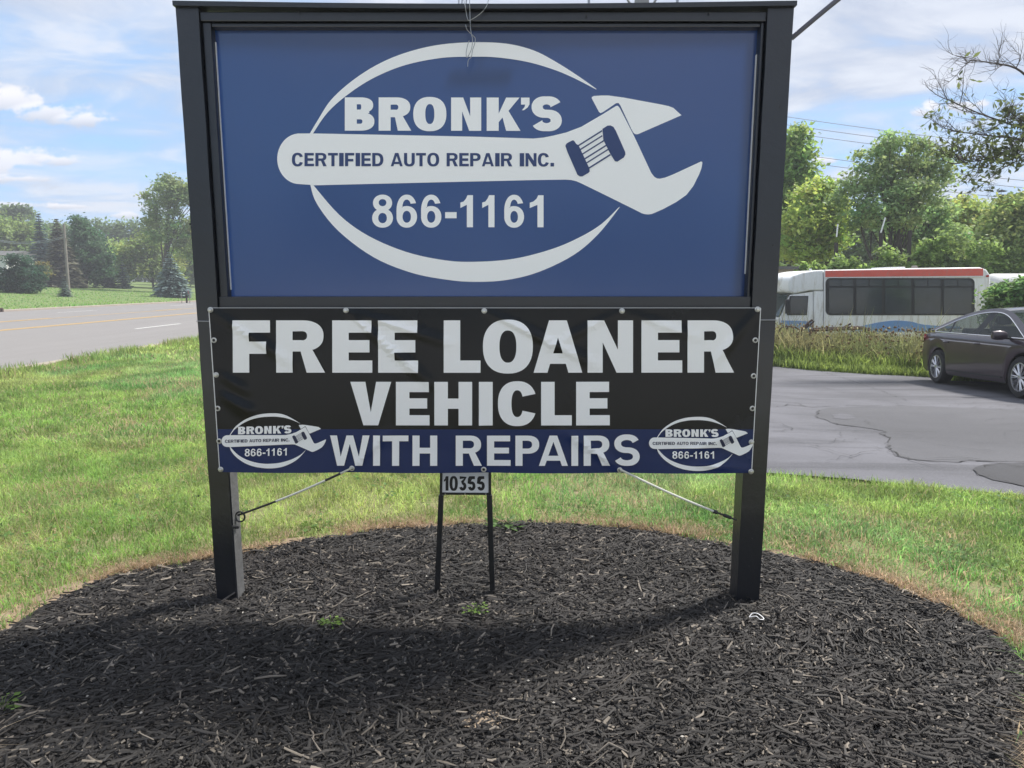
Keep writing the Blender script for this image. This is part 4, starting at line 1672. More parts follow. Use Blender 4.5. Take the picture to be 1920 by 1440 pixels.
# screws with washers, empty eyelets
for px, py, full in [(395, 581, 1), (649, 582, 1), (908, 583, 1), (1166, 583, 1), (1420, 580, 1), (401, 638, 0), (405, 703, 1), (408, 766, 0), (411, 827, 0), (414, 880, 1),
                     (1416, 638, 0), (1413, 705, 0), (1411, 766, 0), (1409, 829, 1), (1408, 884, 1), (660, 878, 0), (907, 880, 0), (1162, 881, 0)]:
    p = at(px, py, YB)
    y = YB + wave(p.x, p.z)
    m = MB()
    ro, ri = 0.0125, 0.0062
    m.lathe([(ro, 0.002), (ro, -0.002), (ro - .0025, -0.0045), (ri + .0015, -0.0045), (ri, -0.002), (ri, 0.001)], (p.x, y, p.z), 'Y', 16)
    m.F = m.F[:-2]
    o = m.build('eyelet', M['zinc'], banner, smooth=True)
    o.location = BO
    if full:
        o2 = MB().lathe([(0.0078, 0.0), (0.0085, -0.0045), (0.0065, -0.0078), (0.002, -0.0088)], (p.x, y - 0.001, p.z), 'Y', 14).build('screw_head', M['zinc'], banner, smooth=True)
        o2.location = BO
    else:
        o2 = MB().lathe([(0.0062, 0.0), (0.0062, -0.0012)], (p.x, y - 0.0009, p.z), 'Y', 12).build('eyelet_hole', M['black_metal'], banner)
        o2.location = BO
# wire bands round the posts
for xa, xb, py in ((xl0, xl1, 602), (xr0, xr1, 600)):
    z = at(900, py, YF).z
    pts = [(xa - 0.002, YF + 0.05, z), (xa - 0.002, YF - 0.004, z), ((xa + xb) / 2, YF - 0.005, z - 0.001), (xb - 0.02, YF - 0.004, z + 0.002)]
    if xa > 0:
        pts = [(xb + 0.002, YF + 0.05, z), (xb + 0.002, YF - 0.004, z), ((xa + xb) / 2, YF - 0.005, z), (xa + 0.02, YF - 0.004, z + 0.001)]
    o = MB().tube(pts, 0.0022, 6).build('wire_tie', M['wire'], banner, smooth=True)
    o.location = BO

# ------------------------------------------------------------------ bungee cords under the banner
yc = YF + 0.02


def cord(label, a, b, cuts, ring):
    root = empty('bungee_cord', a)
    tag(root, label, 'cord', 'cords holding the banner down')
    d = Vector(b) - Vector(a)
    def pt(t, off=0.0):
        p = d * t
        p.z -= 0.010 * math.sin(math.pi * t)
        return p + Vector((0, -off, 0))
    for t0, t1, mat, rad, nm in cuts:
        n = 9
        pts = [pt(t0 + (t1 - t0) * i / n) for i in range(n + 1)]
        MB().tube(pts, rad, 7).build(nm, M[mat], root, smooth=True)
    if ring:
        e = d
        pts = [e + Vector((0.022 * math.cos(t) + 0.012, -0.004, 0.024 * math.sin(t) - 0.006)) for t in np.linspace(0, 2 * math.pi, 18)]
        MB().tube(pts, 0.0042, 6).build('ring', M['black_metal'], root, smooth=True)
        MB().box(e.x + 0.0, e.x + 0.032, -0.01, 0.004, e.z - 0.040, e.z - 0.026).build('knot', M['cord_black'], root, bevel=0.004)
    return root


pa = at(661, 877, YB - 0.008)
pb = at(446, 966, YF + 0.045)
cord('bungee cord with black ends tied to the left post under the banner', (pa.x, pa.y, pa.z), (pb.x, pb.y, pb.z),
     [(0, .10, 'cord_white', .0045, 'pale_cord'), (.10, .23, 'cord_black', .0055, 'sleeve'), (.23, .66, 'cord_white', .0052, 'pale_cord'), (.66, 1.0, 'cord_black', .0052, 'black_cord')], True)
pa = at(1162, 880, YB - 0.008)
pb = at(1381, 975, YF - 0.004)
cord('long white bungee cord stretched to the right post under the banner', (pa.x, pa.y, pa.z), (pb.x, pb.y, pb.z),
     [(0, .80, 'cord_white', .0052, 'pale_cord'), (.80, .83, 'cord_black', .0095, 'sleeve'), (.83, .89, 'cord_black', .0045, 'black_cord'), (.89, .95, 'cord_black', .0085, 'knot'), (.95, 1.0, 'cord_black', .004, 'black_cord')], False)

# ------------------------------------------------------------------ house number sign
YN = 3.03
nums = empty('address_sign', (at(872, 1100, YN).x, YN, 0.03))
tag(nums, 'small white number plate 10355 on two thin black legs in the mulch', 'address sign')
NO = -Vector(nums.location)


def nz(px, py, y=YN):
    p = at(px, py, y)
    return p.x, p.z


def npoly(name, px, y0, y1, mat, bev=0.001):
    V, Fc = extrude_poly([nz(*q) for q in px], y0, y1)
    o = MB().add(V, Fc).build(name, mat, nums, bevel=bev)
    o.location = NO
    return o


npoly('plate', [(829, 880), (917, 880), (916, 924), (829, 923)], YN - 0.002, YN + 0.002, M['plate_white'])
npoly('frame_bar', [(825, 878), (830, 878), (829, 929), (824.5, 929)], YN - 0.008, YN + 0.006, M['black_metal'])
npoly('frame_bar', [(916, 878), (921, 878), (921, 929), (916, 929)], YN - 0.008, YN + 0.006, M['black_metal'])
npoly('frame_bar', [(829.2, 923), (916, 923.5), (916, 927.5), (829.2, 927)], YN - 0.007, YN + 0.006, M['black_metal'])
npoly('leg', [(822.5, 928), (832, 928), (824, 1135), (814, 1135)], YN - 0.011, YN + 0.011, M['black_metal'], 0.002)
npoly('leg', [(912.5, 928), (922.5, 928), (929, 1135), (919.5, 1135)], YN - 0.011, YN + 0.011, M['black_metal'], 0.002)
for q in [(835, 925.5), (872, 925.5), (911, 925.5)]:
    x, z = nz(*q)
    o = MB().lathe([(0.003, 0.0), (0.002, -0.0015)], (x, YN - 0.0072, z), 'Y', 8).build('rivet', M['zinc'], nums)
    o.location = NO
T = letters([('1', 832.5, 841), ('0', 843, 858.5), ('3', 861, 874.5), ('5', 877.5, 891.5), ('5', 895, 909)], 892.5, 919.5, .20, .19)
for one in T:
    print_mesh('numeral', map_polys([one], lambda x, y: nz(x, y)), YN - 0.0035, M['black_metal'], nums)

# ------------------------------------------------------------------ bracket on the sign cap, box behind the panel, wire, and the cable
M['bracket_grey'] = paint('bracket_grey', (0.30, 0.30, 0.29), 0.5, var=0.15)
bk = empty('mounting_bracket', (at(1203, 0, YF + 0.09).x, YF + 0.085, zc))
tag(bk, 'small grey braced bracket standing on top of the sign cap', 'bracket')
MB().box(-0.030, 0.030, -0.010, 0.010, -0.01, 0.075).build('plate', M['bracket_grey'], bk, bevel=0.003)
for s in (-1, 1):
    MB().tube([(s * 0.03, 0, 0.0), (s * 0.075, 0, 0.07)], 0.005, 6).build('brace', M['bracket_grey'], bk)
# control box hung by wire behind the translucent panel; the sun prints its shadow on the sheet
sp_ = at(899, 147, YP)
hc = sp_ + sdir * (0.045 / sdir.y)
bx_ = empty('control_box', tuple(hc))
tag(bx_, 'small box hanging behind the blue panel, seen as a dark rectangle', 'box')
MB().box(-0.130, 0.130, -0.004, 0.004, -0.024, 0.024).build('casing', M['black_metal'], bx_, bevel=0.002)
MB().tube([(0.0, 0, 0.024), (0.012, 0, 0.10), (0.0, 0, z_h0 - hc.z + 0.03)], 0.004, 6).build('hanger', M['black_metal'], bx_)
for px in (1105, 1272):
    p = at(px, 6, YF + 0.06)
    o = MB().tube([(p.x, YF + 0.08, ztop), (p.x, YF + 0.08, ztop + 0.16)], 0.006, 6).build('bird_spike', M['wire'])
    tag(o, 'thin metal spike sticking up from the sign cap, ' + ('left of the bracket' if px == 1105 else 'right of the bracket'), 'spike', 'spikes on the sign cap')
# twisted wire hanging over the cap


def w3(px, py, y):
    p = at(px, py, y)
    return (p.x, p.y, p.z)


wr = empty('hanging_wire', w3(880, 20, YF - 0.02))
tag(wr, 'loop of thin loose wire hanging over the middle of the sign cap', 'wire')
WO = -Vector(wr.location)
for k, pts in enumerate([[(868, -6), (872, 10), (876, 33), (881, 38), (900, 26), (912, 12), (917, -4)],
                         [(880, -5), (881, 20), (882, 50), (884, 64), (886, 74), (884, 92), (876, 108), (874, 100), (877, 84), (880, 76)],
                         [(873, 46), (876, 56), (886, 66), (891, 72), (890, 82), (886, 94), (884, 106), (878, 113), (877, 125)]]):
    ys_ = YF - 0.022 if k == 0 else YF - 0.004
    p3 = []
    for q in catmull(pts, 4, False):
        yq = YF - 0.022 if q[1] < 16 else (YF - 0.012 if q[1] < 46 else YF + 0.006)
        p3.append(w3(q[0], q[1], yq))
    o = MB().tube(p3, 0.0016, 5).build('strand', M['wire'], wr, smooth=True)
    o.location = WO
for px in (860, 866, 874):
    o = MB().tube([w3(px, 10, YF + 0.05), w3(px + 2, -30, YF + 0.05)], 0.003, 5).build('strand', M['wire'], wr, smooth=True)
    o.location = WO
cb = [Vector(w3(1484, 72, YF + 0.105)), Vector(w3(1530, 33, YF + 0.07)), Vector(w3(1580, -8, YF + 0.03)), Vector(w3(1680, -86, YF - 0.05)), Vector(w3(1800, -170, YF - 0.15))]
o = MB().tube([tuple(v) for v in catmull([tuple(c) for c in cb], 5, False)], 0.0105, 10).build('service_cable', M['cable'], smooth=True)
tag(o, 'thick grey cable running up and away from the top right sign post', 'cable')

# ------------------------------------------------------------------ little plants in the mulch
M['sprout'] = leafy('sprout_leaf', (0.14, 0.23, 0.045), 0.4, var=0.25, scale=30)
M['broad'] = leafy('broad_weed_leaf', (0.085, 0.17, 0.035), 0.4, var=0.3, scale=30)


def rosette(label, px, py, r, n, mat, up=0.5, leaf=0.022):
    g = gnd(px, py)
    z0 = bed_h(g.x, g.y) + 0.03
    root = empty('weed_plant', (g.x, g.y, z0))
    tag(root, label, 'plant', 'small weeds in the mulch')
    rr = random.Random(int(px))
    stem = MB()
    for i in range(n):
        a = rr.uniform(0, 6.283)
        L = r * rr.uniform(0.35, 1.0)
        e = Vector((math.cos(a) * L, math.sin(a) * L * 0.8, r * up * rr.uniform(0.15, 0.9)))
        stem.tube([(0, 0, -0.02), e * 0.5 + Vector((0, 0, 0.004)), e], 0.0009, 4)
        lf_ = leaf * rr.uniform(0.6, 1.25)
        d = Vector((math.cos(a), math.sin(a), 0))
        s = Vector((-d.y, d.x, rr.uniform(-.4, .4)))
        tip = e + d * lf_ + Vector((0, 0, rr.uniform(-.3, .3) * lf_))
        V = [e - d * lf_ * 0.2, e + s * lf_ * .38 + d * lf_ * .3, tip, e - s * lf_ * .38 + d * lf_ * .3]
        py_mesh('leaf', V, [(0, 1, 2, 3)], mat, root)
    stem.build('stem', mat, root)
    return root


rosette('bright green sprout growing in the mulch left of the number sign', 622, 1182, 0.055, 26, M['sprout'], 0.45, 0.018)
rosette('pale green sprout growing in the mulch below the number sign', 893, 1160, 0.060, 22, M['sprout'], 0.7, 0.017)
rosette('broad leaved dark weed at the mulch edge behind the number sign', 945, 998, 0.11, 26, M['broad'], 0.5, 0.042)
rosette('low green weed on the back edge of the mulch bed near the left post', 600, 992, 0.10, 30, M['sprout'], 0.35, 0.030)
rosette('small green sprig at the far left mulch edge', 5, 1345, 0.06, 14, M['sprout'], 0.6, 0.02)
rosette('small dark sprig on the right rim of the mulch bed', 1580, 1050, 0.05, 16, M['broad'], 0.6, 0.02)
g = gnd(1418, 1172)
zz_ = bed_h(g.x, g.y) + 0.042
pts = [(g.x - 0.032, g.y + 0.006, zz_), (g.x - 0.012, g.y + 0.02, zz_ + 0.012), (g.x + 0.012, g.y + 0.014, zz_ + 0.012), (g.x + 0.03, g.y - 0.006, zz_), (g.x + 0.01, g.y - 0.012, zz_), (g.x - 0.004, g.y - 0.003, zz_ + 0.01), (g.x - 0.03, g.y + 0.004, zz_ + 0.002)]
o = MB().tube(catmull(pts, 4, False), 0.0019, 6).build('plastic_tie', M['plate_white'], smooth=True)
tag(o, 'small twisted white plastic tie lying on the mulch near the right post', 'litter')

# ------------------------------------------------------------------ trees


def leaf_quads(P, size, up=0.35, stretch=1.6):
    n = len(P)
    nrm = rng.normal(0, 1, (n, 3))
    nrm[:, 2] = np.abs(nrm[:, 2]) + up
    nrm /= np.linalg.norm(nrm, axis=1)[:, None]
    t = np.cross(nrm, rng.normal(0, 1, (n, 3)))
    t /= np.linalg.norm(t, axis=1)[:, None] + 1e-9
    b = np.cross(nrm, t)
    s = size * rng.uniform(0.6, 1.35, n)[:, None]
    V = np.stack([P - t * s * stretch * .5, P + b * s * .42, P + t * s * stretch * .5, P - b * s * .42], 1).reshape(-1, 3)
    Fq = np.arange(n * 4).reshape(n, 4)
    return V, Fq


def tree(label, px, Y, lobes, col, leaf, n_leaf, name='broadleaf_tree', cat='tree', group=None, stems=1, clump=0.55, trunk_r=0.16, up=0.35, gap=1.0, var=0.28, base_z=None):
    """lobes: ellipses in the photograph's pixels (x, y, rx, ry) read at distance Y"""
    b = at(px, 600, Y)
    z0 = terr1(b.x, Y) if base_z is None else base_z
    root = empty(name, (b.x, Y, z0))
    tag(root, label, cat, group)
    L = []
    for (lx, ly, rx, ry) in lobes:
        c = at(lx, ly, Y)
        k = Y / F_PX
        L.append((c.x - b.x, rng.normal(0, 0.25) * rx * k, c.z - z0, rx * k, max(rx, ry) * k * 0.8, ry * k))
    L = np.array(L)
    vol = L[:, 3] * L[:, 5] + 1e-6
    pts, tint = [], []
    cents = []
    for l, v in zip(L, vol / vol.sum()):
        nl = max(30, int(n_leaf * v))
        nc = max(5, int(nl / 55 / gap))
        d = rng.normal(0, 1, (nc, 3))
        d /= np.linalg.norm(d, axis=1)[:, None]
        rr = rng.uniform(0.25, 1.0, nc) ** 0.55
        C = l[:3] + d * rr[:, None] * l[3:6]
        C[:, 2] = np.maximum(C[:, 2], 0.15)
        cents.append(C)
        ci = rng.integers(0, nc, nl)
        sd = clump * rng.uniform(0.55, 1.2, nc)
        p = C[ci] + rng.normal(0, 1, (nl, 3)) * np.array((1, 1, .62)) * sd[ci][:, None]
        ct = rng.uniform(1 - var, 1 + var, nc)
        pts.append(p)
        hue = rng.normal(0, 0.10, nc)
        tc_ = (LEAF_GAIN if Y > 50 else 2.9) * np.array(col)[None] * ct[ci][:, None] * rng.uniform(0.75, 1.25, nl)[:, None]
        tc_[:, 0] *= (1 + hue[ci])
        tint.append(tc_)
    pts = np.concatenate(pts)
    tint = np.concatenate(tint)
    k = pts[:, 2] > 0.02
    pts, tint = pts[k], tint[k]
    V, Fq = leaf_quads(pts, leaf, up)
    cents = np.concatenate(cents)
    m = MB()
    top = L[:, 2].max()
    low = max(0.4, (L[:, 2] - L[:, 5]).min())
    for s in range(stems):
        a = rng.uniform(0, 6.28)
        sp = 0.0 if stems == 1 else rng.uniform(0.3, 1.0)
        bx, by = math.cos(a) * sp * 0.4, math.sin(a) * sp * 0.4
        li = L[int(rng.integers(0, len(L)))] if stems > 1 else L[np.argmax(L[:, 2])]
        e = Vector((li[0] * 0.9 + math.cos(a) * sp, li[1], li[2]))
        p = [Vector((bx, by, -0.3)), Vector((bx * 1.3 + e.x * .08, by * 1.3, low * .6)), Vector((bx + e.x * .4, by + e.y * .4, e.z * .55)), e]
        m.tube(catmull([tuple(q) for q in p], 4, False), list(np.interp(np.linspace(0, 1, 13), [0, .1, .6, 1], [trunk_r * 1.25, trunk_r, trunk_r * .5, trunk_r * .12])), 8)
        for c in cents[rng.permutation(len(cents))[:18 if stems == 1 else 7]]:
            f = rng.uniform(0.25, 0.85)
            q0 = Vector(catmull([tuple(q) for q in p], 4, False)[int(f * 12)])
            c = Vector(c)
            if c.z < q0.z - 0.6:
                continue
            mid = q0.lerp(c, 0.5) + Vector((0, 0, 0.12 * (c - q0).length))
            r0 = trunk_r * (1 - f) * .55 + .012
            m.tube([q0, mid, c], [r0, r0 * .6, r0 * .2], 5, False)
    m.build('trunk', M['bark'], root, smooth=True)
    arr_mesh('crown', V, Fq, M['leaf'], root, col=np.repeat(tint, 4, 0))
    return root


M['leaf'] = leafy('tree_leaf', (0, 0, 0), 0.45, attr=True)
LEAF_GAIN = 2.5
M['needle'] = leafy('needle', (0, 0, 0), 0.12, attr=True, rough=0.6)


def spruce(label, px, Y, top_py, half_px, col, levels=16, per=13, name='spruce_tree', group=None, droop=0.25, tipcol=None, lean=0.9, bare=0.03, card=1.0):
    b = at(px, 600, Y)
    z0 = terr1(b.x, Y)
    H = at(px, top_py, Y).z - z0
    Rm = half_px * Y / F_PX
    root = empty(name, (b.x, Y, z0))
    tag(root, label, 'tree', group)
    MB().tube([(0, 0, -0.3), (0, 0, H * .5), (0, 0, H * .985)], [0.035 * H * .8, 0.02 * H * .7, 0.008], 8).build('trunk', M['bark'], root, smooth=True)
    P, T, C, S_ = [], [], [], []
    levels = int(levels * 1.4)
    for i in range(levels):
        f = (i + rng.uniform(-.2, .2)) / levels
        f = min(max(f, 0), 0.985)
        z = H * (bare + (1 - bare) * f)
        r = Rm * (1 - f) ** lean * (1.0 if f > 0.06 else 0.85)
        nb = max(6, int(1.5 * per * (0.45 + 0.55 * (1 - f))))
        for k in range(nb):
            a = 2 * math.pi * (k + rng.random()) / nb
            rl = r * rng.uniform(0.72, 1.08) + 0.05
            nseg = max(3, int(9 * (1 - f)) + 2)
            for s in range(nseg):
                t = (s + 0.6) / nseg
                for side in (-1, 0, 1):
                    x = math.cos(a) * rl * t - math.sin(a) * side * rl * .13 * (1.1 - t)
                    y = math.sin(a) * rl * t + math.cos(a) * side * rl * .13 * (1.1 - t)
                    zz2 = z - droop * rl * t ** 1.4 + 0.06 * rl * t ** 4 + rng.normal(0, .015) * H * .2
                    P.append((x, y, max(zz2, 0.05)))
                    T.append((math.cos(a + side * .5), math.sin(a + side * .5), -droop * .8 + rng.normal(0, .15)))
                    S_.append((0.19 * rl + 0.030 * H * .5) * card * rng.uniform(.8, 1.25))
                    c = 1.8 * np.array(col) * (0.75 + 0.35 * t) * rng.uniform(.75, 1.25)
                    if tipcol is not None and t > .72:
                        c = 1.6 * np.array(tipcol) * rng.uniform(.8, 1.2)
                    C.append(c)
    P, T, S_, C = np.array(P), np.array(T), np.array(S_)[:, None], np.array(C)
    T /= np.linalg.norm(T, axis=1)[:, None]
    up = np.array((0, 0, 1.0))[None] + rng.normal(0, .35, P.shape)
    B = np.cross(T, up)
    B /= np.linalg.norm(B, axis=1)[:, None] + 1e-9
    Vq = np.stack([P - T * S_ * .8, P + B * S_ * .45, P + T * S_ * 1.1, P - B * S_ * .45], 1).reshape(-1, 3)
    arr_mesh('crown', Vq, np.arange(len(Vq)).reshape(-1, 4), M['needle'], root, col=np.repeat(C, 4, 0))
    return root


GL = 'trees across the road'
tree('rounded dark green pine bush at the far left across the road', 35, 60, [(35, 515, 34, 34), (22, 525, 32, 28), (52, 520, 26, 30), (34, 487, 18, 16), (10, 535, 30, 18), (58, 540, 18, 14)], (0.020, 0.040, 0.026), 0.15, 11000,
     'pine_bush', 'bush', None, 1, 0.28, 0.12, up=0.8)
spruce('tall blue green spruce behind the brown spruce', 92, 86, 398, 28, (0.055, 0.085, 0.085), 22, 14, group=GL)
spruce('tall brown half dead spruce behind the pale utility pole', 124, 78, 408, 37, (0.070, 0.058, 0.048), 24, 16, group=GL, tipcol=(0.085, 0.085, 0.055), bare=0.02)
tree('dense dark green tree with a spiky top right of the utility pole', 168, 82, [(158, 425, 14, 22), (160, 450, 30, 26), (175, 480, 36, 28), (150, 490, 26, 26), (190, 495, 24, 24), (165, 518, 40, 14), (146, 418, 7, 12)], (0.026, 0.052, 0.026), 0.24, 11000,
     'evergreen_tree', 'tree', GL, 1, 0.45, 0.22)
spruce('dark little spruce, left one of the pair on the far lawn', 212, 84, 492, 14, (0.028, 0.048, 0.042), 14, 10, group=GL)
spruce('dark little spruce, right one of the pair on the far lawn', 238, 84, 486, 14, (0.028, 0.048, 0.042), 14, 10, group=GL)
spruce('bluish conical spruce beside the left sign post and mailbox', 327, 68, 470, 33, (0.090, 0.130, 0.125), 18, 15, group=GL, tipcol=(0.15, 0.20, 0.19), droop=.18)
spruce('tiny spruce at the foot of the utility pole', 126, 58, 519, 12, (0.085, 0.115, 0.10), 10, 10, group=GL)
tree('tall airy tree rising above the others beside the left sign post', 312, 80, [(316, 352, 34, 20), (294, 372, 26, 18), (288, 410, 24, 20), (330, 385, 24, 24), (345, 420, 30, 26), (300, 440, 26, 16), (345, 470, 26, 22), (330, 345, 26, 12), (352, 360, 24, 24)],
     (0.085, 0.115, 0.048), 0.24, 9500, group=GL, clump=0.5, trunk_r=0.30, gap=1.35)
tree('bushy olive green tree left of the tall airy tree', 292, 92, [(262, 470, 30, 24), (285, 455, 24, 22), (300, 480, 36, 26), (270, 500, 34, 20), (310, 505, 34, 22), (250, 490, 18, 18)], (0.085, 0.112, 0.036), 0.28, 7500, group=GL, clump=.6)
tree('light green maple between the dark evergreen and the olive tree', 216, 92, [(215, 470, 22, 18), (205, 492, 22, 20), (228, 488, 20, 20), (216, 510, 26, 14)], (0.105, 0.140, 0.050), 0.28, 4800, group=GL, clump=.55)
tree('olive green tree standing at the left edge behind the pine bush', 18, 96, [(12, 440, 34, 30), (-10, 420, 30, 28), (40, 455, 30, 34), (15, 480, 44, 26)], (0.088, 0.118, 0.040), 0.32, 7000, group=GL, clump=.7)
tree('mid green tree between the left pine bush and the blue spruce', 62, 98, [(62, 440, 22, 26), (55, 470, 28, 26), (75, 490, 26, 24), (60, 505, 34, 16)], (0.070, 0.100, 0.036), 0.32, 5600, group=GL, clump=.7)
tree('yellow leaved shrub at the foot of the brown spruce', 80, 74, [(78, 500, 12, 9), (86, 508, 12, 10), (74, 515, 12, 10)], (0.085, 0.080, 0.028), 0.16, 1400, 'shrub', 'shrub', None, 2, .25, .04)

GR = 'trees behind the bus'
tree('slim tall tree partly hidden by the right sign post', 1490, 38, [(1496, 268, 20, 26), (1502, 300, 26, 22), (1490, 330, 30, 30), (1508, 345, 22, 24), (1480, 290, 26, 34), (1490, 390, 30, 36), (1470, 340, 30, 50)], (0.075, 0.115, 0.038), 0.17, 9500,
     group=GR, clump=.34, trunk_r=.16, gap=1.2)
tree('big many stemmed willowy tree rising behind the white bus', 1668, 33, [(1690, 272, 48, 22), (1648, 300, 46, 26), (1735, 300, 44, 24), (1620, 335, 44, 26), (1692, 325, 56, 30), (1752, 325, 36, 26), (1590, 368, 34, 22), (1650, 370, 60, 30), (1720, 365, 50, 28),
                                                                            (1640, 410, 60, 28), (1700, 405, 44, 22), (1765, 300, 20, 20)], (0.086, 0.118, 0.052), 0.130, 14500, group=GR, stems=4, clump=.27, trunk_r=.13, gap=1.3)
tree('bright yellow green bushy tree just right of the sign post', 1525, 35, [(1540, 352, 24, 14), (1525, 375, 40, 24), (1560, 395, 44, 28), (1510, 415, 42, 30), (1565, 440, 46, 30), (1510, 465, 44, 28), (1490, 440, 24, 30)], (0.115, 0.150, 0.044), 0.15, 15000,
     group=GR, stems=2, clump=.36)
tree('yellow green rounded tree behind the bus rear', 1800, 40, [(1788, 395, 34, 20), (1820, 400, 34, 22), (1840, 425, 34, 24), (1800, 430, 40, 28), (1770, 430, 30, 26), (1825, 455, 46, 28)], (0.120, 0.150, 0.048), 0.17, 11500, group=GR, stems=2, clump=.4)
tree('mid green tree filling the gap over the middle of the bus', 1735, 37, [(1740, 405, 36, 24), (1725, 440, 40, 30), (1765, 450, 38, 30), (1700, 465, 40, 24), (1745, 480, 50, 18)], (0.085, 0.120, 0.048), 0.15, 10000, group=GR, stems=3, clump=.36)
tree('olive green tree at the right edge above the parked car', 1905, 30, [(1905, 395, 40, 26), (1890, 430, 40, 30), (1930, 420, 46, 36), (1875, 460, 34, 26), (1915, 480, 50, 28), (1950, 380, 40, 26)], (0.090, 0.118, 0.045), 0.14, 12500, group=GR, stems=2, clump=.33)
spruce('distant dark pine poking above the trees at the far right', 1852, 70, 350, 26, (0.050, 0.075, 0.062), 14, 9, 'pine_tree', GR, .05, lean=.55, bare=.35)
spruce('small distant dark pine left of the taller distant pine', 1812, 74, 372, 20, (0.050, 0.075, 0.062), 12, 9, 'pine_tree', GR, .05, lean=.55, bare=.35)
tree('dark leafy shrub growing against the rear of the bus', 1890, 18.5, [(1895, 550, 24, 18), (1918, 545, 26, 24), (1885, 572, 24, 16), (1912, 578, 32, 18), (1866, 592, 14, 10), (1862, 575, 7, 8), (1858, 556, 5, 6)], (0.062, 0.098, 0.036), 0.085, 6500, 'shrub', 'shrub', None, 4, .16, .03)


# woods that read as one mass behind the single trees
def woods(name, spec, Y, col, leaf, per):
    P, T = [], []
    for (px, py, rx, ry) in spec:
        c = at(px, py, Y)
        k = Y / F_PX
        nc = 26
        d = rng.normal(0, 1, (nc, 3))
        d /= np.linalg.norm(d, axis=1)[:, None]
        C = np.array(c)[None] + d * (rng.uniform(.2, 1, nc) ** .5)[:, None] * np.array((rx * k, rx * k * .5, ry * k))
        ci = rng.integers(0, nc, per)
        P.append(C[ci] + rng.normal(0, 1, (per, 3)) * rx * k * .16)
        tt_ = rng.uniform(.7, 1.3, nc)
        lobe = rng.uniform(.8, 1.25)
        T.append(2.3 * np.array(col)[None] * lobe * tt_[ci][:, None] * rng.uniform(.75, 1.25, per)[:, None])
    P, T = np.concatenate(P), np.concatenate(T)
    k = P[:, 2] > terr(P[:, 0], P[:, 1])
    V, Fq = leaf_quads(P[k], leaf)
    tag(arr_mesh(name, V, Fq, M['leaf'], col=np.repeat(T[k], 4, 0)), kind='stuff')


sp = [(x, 412 + 26 * (x > 70) + rng.uniform(-6, 6), 26, 22) for x in range(-120, 330, 24)] + [(x, 450 + rng.uniform(-6, 6), 30, 28) for x in range(-120, 400, 26)] \
    + [(x, 495 + rng.uniform(-5, 5), 34, 34) for x in range(-120, 420, 28)] + [(x, 520, 30, 16) for x in range(-120, 420, 28)] + [(x, 398 + rng.uniform(-4, 4), 12, 14) for x in range(-60, 60, 18)]
woods('woodland', sp, 125, (0.062, 0.090, 0.040), 0.42, 420)
sp = [(x, 425 + rng.uniform(-14, 14) - 10 * (x > 1850), 46, 36) for x in range(1440, 2060, 34)] + [(x, 470 + rng.uniform(-8, 8), 46, 38) for x in range(1420, 2080, 34)] + [(x, 520, 46, 36) for x in range(1420, 2080, 36)] \
    + [(x, 560, 46, 30) for x in range(1420, 2080, 40)]
woods('woodland', sp, 52, (0.070, 0.105, 0.040), 0.26, 780)
sp = [(x + rng.uniform(-14, 14), 514 + rng.uniform(-44, 16), rng.uniform(18, 36), rng.uniform(16, 34)) for x in range(1470, 1980, 24)] + [(x, 535, 32, 26) for x in range(1470, 1960, 28)]
woods('undergrowth', sp, 28.5, (0.085, 0.125, 0.042), 0.13, 800)
# the wood goes on behind the sign too
sp = [(x, 440 + rng.uniform(-14, 14), 60, 40) for x in range(380, 1460, 46)] + [(x, 490, 60, 46) for x in range(380, 1460, 50)]
woods('woodland', sp, 110, (0.066, 0.096, 0.040), 0.75, 620)


# unseen tree row added behind the viewpoint, to reflect dark in the lower panel
Pb, Tb = [], []
for k in range(46):
    xc, yc = -70 + k * 3.2 + rng.uniform(-1, 1), -38 + rng.uniform(-4, 4)
    hgt = rng.uniform(6.0, 10.5) * (1.0 - 0.35 * (k > 26))
    Cb = np.stack([rng.normal(xc, 1.8, 40), rng.normal(yc, 1.5, 40), rng.uniform(0.5, hgt, 40)], 1)
    ci = rng.integers(0, 40, 520)
    Pb.append(Cb[ci] + rng.normal(0, .55, (520, 3)))
    Tb.append(np.array((0.09, 0.12, 0.05))[None] * rng.uniform(.6, 1.4, 40)[ci][:, None])
Pb, Tb = np.concatenate(Pb), np.concatenate(Tb)
kk = Pb[:, 2] > 0
Vb, Fb = leaf_quads(Pb[kk], .38)
tag(arr_mesh('woodland', Vb, Fb, M['leaf'], col=np.repeat(Tb[kk], 4, 0)), kind='stuff')


